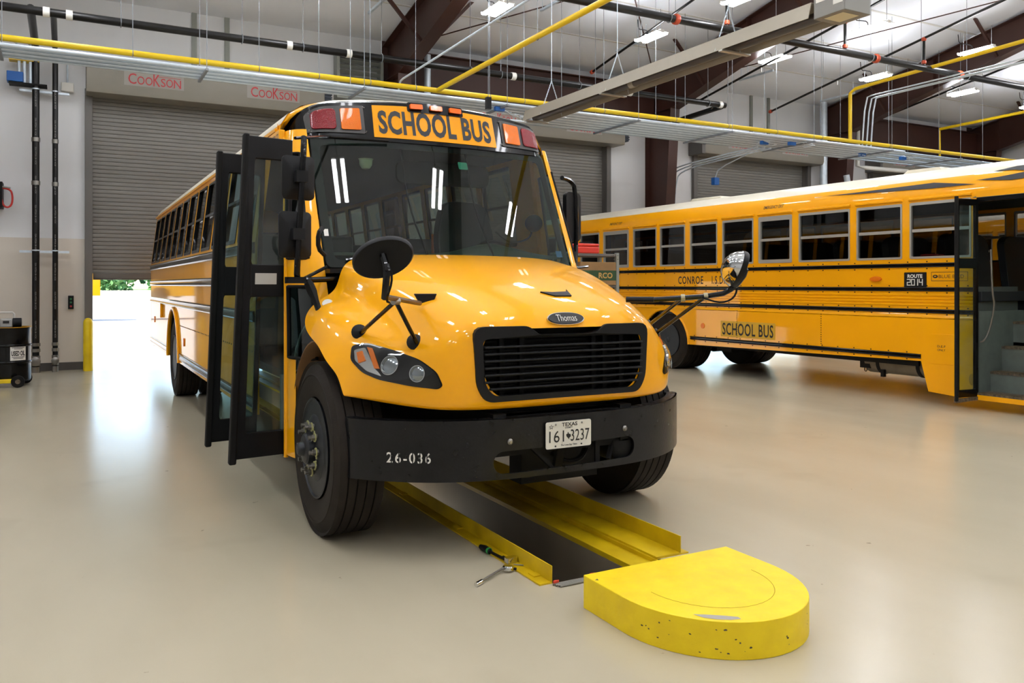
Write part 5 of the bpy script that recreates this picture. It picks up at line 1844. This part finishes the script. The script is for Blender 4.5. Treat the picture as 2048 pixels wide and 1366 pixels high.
t = thing('gas_pipe', 'yellow gas pipe running along the door wall above the conduit rack', 'pipe', (0, 0, 0))
GY, GZ = 13.0, 4.85
b = MB().cyl((-3.5, GY, GZ), (26.5, GY, GZ), .044, 14)
b.build('main_run', 'gas', t)
for x in (.85, 2.62, 3.55, 4.4, 5.2, 6.6, 7.3, 8.1, 9.05, 10.3, 10.8, 12.2, 13.6, 15.0, 17.3, 19.2, 21):
    hanger(t, x, GY, GZ, .032)
for pts, lab, ys, zz in (
        ([(5.6, GY, GZ), (5.6, GY - .3, GZ + .01), (5.6, 1.0, GZ + .06)], 'yellow branch gas pipe rising in the photo from the main one above the first bus', (9.6, 7.6), GZ + .02),
        ([(15.95, GY, GZ), (15.95, GY, 5.95), (15.95, GY - .15, 6.03), (15.95, 2.0, 6.35)], 'yellow gas pipe with a tall vertical drop before the third roof beam', (11.2, 9, 7), 6.1),
        ([(26.6, GY + 1.6, GZ + .1), (21.6, GY + 1.6, GZ + .1), (21.6, GY + 1.6, 5.9), (21.6, 2.0, 6.2)], 'far yellow gas pipe with a vertical drop beyond the third column', (11.2, 8), 6.0)):
    g = thing('gas_branch_pipe', lab, 'pipe', (0, 0, 0), 0, 'yellow branch gas pipes')
    MB().tube(pts, .040, 12).build('branch_run', 'gas', g)
    for y in ys:
        hanger(g, pts[-1][0], y, zz, .032)

t = thing('conduit_rack', 'bundle of galvanised conduits on trapeze hangers under the yellow gas pipe', 'conduits', (0, 0, 0))
for i in range(14):
    far = i >= 7
    y = 12.36 + i * .098
    r = (.026, .019, .030)[i % 3]
    MB().cyl((-4.0 if not far else 7.3 + .1 * (i % 4), y, 4.57 + r), (21.5 if i % 4 else 17.0, y, 4.57 + r), r, 10).build('conduit', ('galv', 'galv2')[i % 2], t)
for x in (-.75, 1.75, 4.05, 6.55, 9.3, 11.6, 13.9, 16.4, 18.9):
    ye = 13.0 if x < 7 else 13.7
    b = MB().bar((x, 12.2, 4.55), (x, ye, 4.55), .04, .03)
    for y in (12.24, ye - .05):
        b.cyl((x, y, 4.55), (x, y, ceil_z(y) - .06), .0055, 6)
    b.build('trapeze_hanger', 'rod', t)
for x, y0, y1, z in ((4.95, 13.2, 2.0, 4.97), (16.35, 13.0, 2.0, 5.9), (16.5, 13.0, 2, 5.88), (16.65, 13.0, 2, 5.9)):
    MB().tube([(x, y0, 4.66), (x, y0 - .1, z - .03), (x, y0 - .3, z), (x, y1, z + .05)], .017, 8, smooth=1).build('branch_conduit', 'galv', t)
for x in (13.35, 13.55, 13.75):
    MB().tube([(x, 13.3, 4.55), (x, 14.5, 4.52), (x, 16.2, 4.45), (x, 16.6, 4.2), (x, 16.6, 1.5)], .018, 8, smooth=2).build('drop_conduit', 'galv', t)
for x in (20.4, 20.9):
    MB().tube([(x, 13.3, 4.55), (x, 15.4, 4.5), (x, 16.5, 4.3), (x, 16.6, 4.0), (x, 16.6, 1.5)], .018, 8, smooth=2).build('drop_conduit', 'galv', t)
# curly spare cable ends and blue wire ends on the rack
for x, y in ((6.5, 12.5), (7.6, 12.7), (13.0, 12.8), (13.6, 12.6), (16.2, 12.9), (17.5, 12.8)):
    random.seed(int(x * 10))
    for q in range(3):
        pts = [Vector((x + q * .1, y, 4.60))]
        for _ in range(7):
            pts.append(pts[-1] + Vector((random.uniform(-.16, .2), random.uniform(-.12, .12), random.uniform(-.05, .03))))
        pts = [Vector((p.x, p.y, max(4.44, min(4.58, p.z)))) for p in pts]
        MB().tube(pts, .010, 6, smooth=2).build('flexible_conduit', 'galv', t)
    MB().box(x - .05, x + .12, y - .04, y + .04, 4.50, 4.57).build('blue_tag', 'blue', t)
t2 = thing('junction_box', 'blue-lidded electrical box hanging from conduits beside the third roller door', 'electrical box', (13.95, 15.3, 4.05))
MB().box(-.08, .08, -.06, .06, -.09, .09).build('box_body', 'blue', t2, bevel=.01)
MB().tube([(0, 0, .09), (0, -.1, .3), (-.1, -1.2, .50)], .014, 8, smooth=1).build('conduit', 'galv', t2)

def black_pipe(lab, y, z, x0, x1, r, hang, clamps, elbow=None, red=()):
    t = thing('sprinkler_pipe', lab, 'pipe', (0, 0, 0), 0, 'black overhead pipes')
    b = MB().tube([(x0, y, z), (x1, y, z)] + ([(x1, y + .1, z), elbow] if elbow else []), r, 16)
    b.build('pipe_run', 'pipeblack', t, sharp=50)
    for x in hang:
        hanger(t, x, y, z, r)
    for x in clamps:
        MB().cyl((x - .045, y, z), (x + .045, y, z), r + .012, 16).build('coupling', 'white' if x not in red else 'orange', t)
    for x in red:
        MB().lathe([(r, -.05), (r + .02, -.04), (r + .03, 0), (r + .02, .04), (r, .05)], (x, y, z), (1, 0, 0), 16, closed=True).build('red_coupling', 'orange', t)
    return t
SY, SZ = 14.0, 5.56
P1 = black_pipe('black pipe with white couplings running along the door wall to an elbow', SY, SZ, -1.2, 13.05, .063, (.75, 2.55, 3.55, 4.95, 6.7, 7.35, 9.15, 12.55), (-.25, .05, 1.62 + 1.7, 4.35, 7.62, 10.4, 12.9), elbow=(13.05, 16.7, SZ - .10))
MB().tube([(-.452, SY, SZ + .03), (-.452, 16.2, SZ + .05), (-.452, 16.45, SZ + .0), (-.452, 16.45, SZ - .3)], .058, 14).build('pipe_drop', 'pipeblack', P1)
MB().tube([(-.158, SY, SZ + .02), (-.158, 16.3, SZ + .05), (-.158, 16.5, SZ + .0), (-.158, 16.5, SZ - .3)], .045, 12).build('pipe_drop', 'pipeblack', P1)
P2 = black_pipe('higher black pipe with orange couplings crossing above the long heater', 11.0, 6.05, 5.0, 24.0, .066, (9.0, 11.5, 14.1, 17.2), (), red=(9.15, 14.25, 16.95))
bl = {10.3: 'over the far end of the first bus', 13.35: 'beside the second roof beam', 15.75: 'in the bay after the second roof beam', 19.8: 'beside the third roof beam'}
for x, z1 in ((10.3, .95), (13.35, .62), (15.75, .62), (19.8, .8)):
    g = thing('sprinkler_branch', 'thin black branch pipe sloping under the roof ' + bl[x], 'pipe', (x, 11.0, 6.05), 0, 'sloping branch pipes')
    MB().cyl((0, 0, .06), (0, 0, z1), .028, 12).build('riser', 'pipeblack', g)
    for z in (.12, z1 - .02):
        MB().lathe([(.028, -.04), (.045, -.03), (.05, 0), (.045, .03), (.028, .04)], (0, 0, z), (0, 0, 1), 12, closed=True).build('red_coupling', 'orange', g)
    MB().cyl((0, 4.3, z1 - .75), (0, -6.0, z1 + 1.05), .026, 10).build('branch_line', 'pipeblack', g)
    MB().lathe([(.026, -.04), (.045, -.03), (.045, .03), (.026, .04)], (0, 4.25, z1 - .74), (0, 1, -.17), 12, closed=True).build('red_coupling', 'orange', g)
    for y in (2.2, -2.4):
        k = z1 - y * .175
        MB().cyl((0, y, k - .12), (0, y, k), .014, 8).build('sprinkler_head', 'steel', g)
        MB().cyl((0, y + .4, k - .05), (0, y + .4, ceil_z(y + 11.4) - 6.1), .005, 6).build('hanger', 'rod', g)

# long tube heater with beige reflector
t = thing('tube_heater', 'long beige gas tube heater with grey burner box hanging on chains above the buses', 'heater', (6.5, 5.62, 4.17))
b = MB()
sec = [(-.20, -.075), (-.155, .085), (.155, .085), (.20, -.075), (.192, -.075), (.148, .075), (-.148, .075), (-.192, -.075)]
b.slab(sec, [], lambda u, v, k: (u, k, v), 5.65)
b.build('reflector', 'heater', t)
MB().cyl((.0, -.05, -.02), (0, 5.6, -.02), .055, 18).build('burner_tube', mat('heater tube', '#5b5a5c', .35, metal=.5), t)
for y in (1.2, 3.5, 5.55):
    MB().box(-.21, .21, y - .03, y + .03, -.095, -.078).build('tube_bracket', 'alu', t)
MB().cyl((0, 3.0, -.02), (0, 3.1, -.02), .062, 18).build('tube_coupling', 'alu', t)
bx_ = MB().box(-.17, .19, -.40, -.04, -.10, .20).build('burner_box', mat('grey burner box', '#7c7a74', .45, metal=.2), t, bevel=.008)
for (a, c, z0, z1) in ((-.38, -.27, -.02, .11), (-.23, -.07, .05, .15)):
    MB().box(-.1725, -.171, a, c, z0, z1).build('data_label', 'white', bx_)
MB().box(-.12, .10, -.34, -.12, -.1025, -.101).build('data_label', mat('cream label', '#d8cfae', .5), bx_)
MB().slab([(-.018, -.01), (.0, .03), (.018, -.01), (0, -.025)], [], lambda u, v, k: (-.1735, -.325 + u, .05 + v), 0).build('flame_mark', 'ink', bx_)
for y in (1.3, 3.4, 5.1):
    for sx in (-1, 1):
        b = MB()
        p, q = Vector((sx * .19, y, -.06)), Vector((0, y, .45))
        for (p, q) in ((p, q),):
            n = int((q - p).length / .035)
            for i in range(n):
                c = p.lerp(q, (i + .5) / n)
                d = (q - p).normalized() * .024
                s = Vector((0, .009, 0)) if i % 2 else (q - p).normalized().cross(Vector((0, 1, 0))) * .009
                b.tube([c - d + s * .6, c + d + s * .6, c + d - s * .6, c - d - s * .6], .0032, 4, closed=True)
        b.build('chain', 'galv', t)
    MB().cyl((0, y, .45), (0, y, ceil_z(5.62 + y) - 4.38), .005, 6).build('chain_drop', 'galv', t)

# loose hardware under the roof: braces, hung strut bars, detector heads
for i, (p, q, lab) in enumerate((((6.3, 16.2, 6.55), (12.9, 9.0, 8.1), 'thin dark brace rod under the roof rising from the first steel column'), ((6.4, 9.5, 7.9), (12.7, 16.0, 6.4), 'thin dark brace rod under the roof falling to the second steel column'), ((13.3, 16.2, 6.5), (19.0, 9.2, 8.0), 'thin dark brace rod under the roof rising from the second steel column'))):
    tag(MB().cyl(p, q, .014, 8).build('brace_rod', 'brown'), lab, 'brace rod', 'roof brace rods')
places = {0: 'beside the first roof beam, left of it', 1: 'above the first bus sign', 2: 'above the gap before the second beam', 3: 'in the bay after the second beam', 4: 'just before the third roof beam', 5: 'high above the left roller door'}
for i, (x, y) in enumerate(((5.0, 14.3), (8.1, 13.2), (10.6, 14.2), (14.6, 14.6), (17.9, 15.0), (3.0, 13.8))):
    z = ceil_z(y + .55) - .50
    o = thing('strut_bar', 'short galvanised strut bar hung under the roof ' + places[i], 'strut bar', (x, y, z), 0, 'strut bars under the roof')
    MB().bar((0, -.55, 0), (0, .55, 0), .045, .045).build('bar', 'galv', o)
    for dy in (-.5, .5):
        MB().cyl((0, dy, 0), (0, dy, .30), .006, 6).build('rod', 'galv', o)
for i, (x, y) in enumerate(((8.0, 11.6), (14.6, 11.7))):
    z = ceil_z(y) - .1
    o = thing('smoke_detector', 'small white round detector on conduit under the roof, %s' % ('above the first bus' if i == 0 else 'above the second bus'), 'detector', (x, y, z))
    MB().lathe([(0, -.12), (.06, -.11), (.08, -.07), (.08, -.03), (.03, 0)], (0, 0, 0), (0, 0, 1), 18).build('detector_head', 'white', o)
    MB().tube([(0, 0, -.02), (0, .6, -.02), (-2.2, .6, -.02)], .014, 6).build('conduit', 'galv', o)
o = thing('duct_pipe', 'galvanised vertical duct beside the third brown steel column', 'duct', (18.9, 16.3, 0))
MB().cyl((0, 0, 3.9), (0, 0, 6.7), .10, 18).build('duct_run', 'galv', o)
o = thing('duct_pipe', 'slanted galvanised duct in front of the third brown steel column', 'duct', (18.62, 15.3, 4.5))
MB().cyl((0, 0, 0), (.34, 0, -1.22), .08, 14).build('duct_run', 'galv', o)
o = thing('duct_pipe', 'galvanised vertical pipe on the wall beside the first roof beam', 'duct', (6.75, 16.2, 0))
MB().cyl((0, 0, 3.5), (0, 0, 6.4), .07, 18).build('duct_run', 'galv', o)
for x, nm in ((19.9, 'white'), ):
    o = MB().tube([(20.1, 16.12, 6.6), (20.1, 16.12, 4.95), (20.3, 16.0, 4.9), (22.0, 15.9, 4.9)], .06, 10).build('drain_pipe', 'white')
    tag(o, 'white bent drain pipe in front of the third brown column', 'pipe')

# ================================================================== outside the raised door
random.seed(11)
fol = [mat('tree foliage dark', '#3f6b3f', .8, var=.4, vscale=1.2), mat('tree foliage mid', '#5d8a48', .8, var=.4, vscale=1.2)]
def tree(x, y, h, w, m, lab):
    t = thing('tree', lab, 'tree', (x, y, 0.98), 0, 'trees beyond the apron')
    MB().tube([(0, 0, 0), (.1, 0, h * .3), (0, .1, h * .55)], [.25, .2, .1], 8).build('trunk', 'brown', t)
    b = MB()
    for i in range(420):
        a, r = random.uniform(0, 2 * pi), w * sqrt(random.random())
        k = random.random()
        z = h * (.12 + .88 * k)
        r *= (1 - .75 * k ** 2)
        c = Vector((cos(a) * r, sin(a) * r, z))
        s = random.uniform(.25, .6)
        n = 6
        u = Vector((random.uniform(-1, 1), random.uniform(-1, 1), random.uniform(-1, 1))).normalized()
        x_, y_, _ = frame_of(u)
        b.add([c + (x_ * cos(2 * pi * q / n) + y_ * sin(2 * pi * q / n)) * s * random.uniform(.6, 1.1) + u * random.uniform(-.1, .1) for q in range(n)], [tuple(range(n))])
    b.build('crown', m, t, recalc=False)
lt = ['tall dark green tree beyond the apron, first right of the distant bus', 'dark tree beyond the apron behind a pale bush', 'broad dark tree beyond the apron close to the main bus', 'dark tree beyond the apron hidden mostly by the main bus', 'dark tree beyond the apron seen under the third roller door', 'broad tree beyond the apron seen under the third roller door', 'dark tree beyond the apron at the left jamb', 'dark tree far behind the raised door']
for i, (x, y) in enumerate(((-1.5, 96), (3.5, 100), (8.5, 97), (13.5, 99), (84, 98), (92, 100), (-7.5, 99), (-13, 97))):
    tree(x, y, random.uniform(7, 9), 2.3, fol[0], lt[i])
lb_ = ['pale green bush in front of the trees, left of two', 'pale green round bush in front of the trees, right of two', 'pale bush before the trees nearest the main bus side']
for i, (x, y) in enumerate(((-2, 93), (4.5, 93.5), (9.5, 94))):
    t = thing('bush', lb_[i], 'bush', (x, y, 1.0), 0, 'bushes beyond the apron')
    b = MB()
    for k in range(260):
        a, r, z = random.uniform(0, 2 * pi), 1.9 * sqrt(random.random()), random.random()
        r *= sqrt(max(.05, 1 - z * z))
        c = Vector((cos(a) * r, sin(a) * r, z * 2.0))
        u = Vector((random.uniform(-1, 1), random.uniform(-1, 1), random.uniform(-1, 1))).normalized()
        x_, y_, _ = frame_of(u)
        b.add([c + (x_ * cos(2 * pi * q / 6) + y_ * sin(2 * pi * q / 6)) * random.uniform(.15, .35) for q in range(6)], [tuple(range(6))])
    b.build('foliage', fol[1], t, recalc=False)

# lamps inside the pit, below floor level
for i, y in enumerate((6.9, 9.6, 12.3)):
    t = thing('pit_lamp', 'lamp on the pit wall below floor level under the first bus', 'lamp', (2.18, y, -.55), 0, 'pit wall lamps')
    MB().box(.0, .05, -.4, .4, -.07, .07).build('housing', 'shell', t)
    MB().box(.05, .062, -.38, .38, -.05, .05).build('tube', 'pitlamp', t)
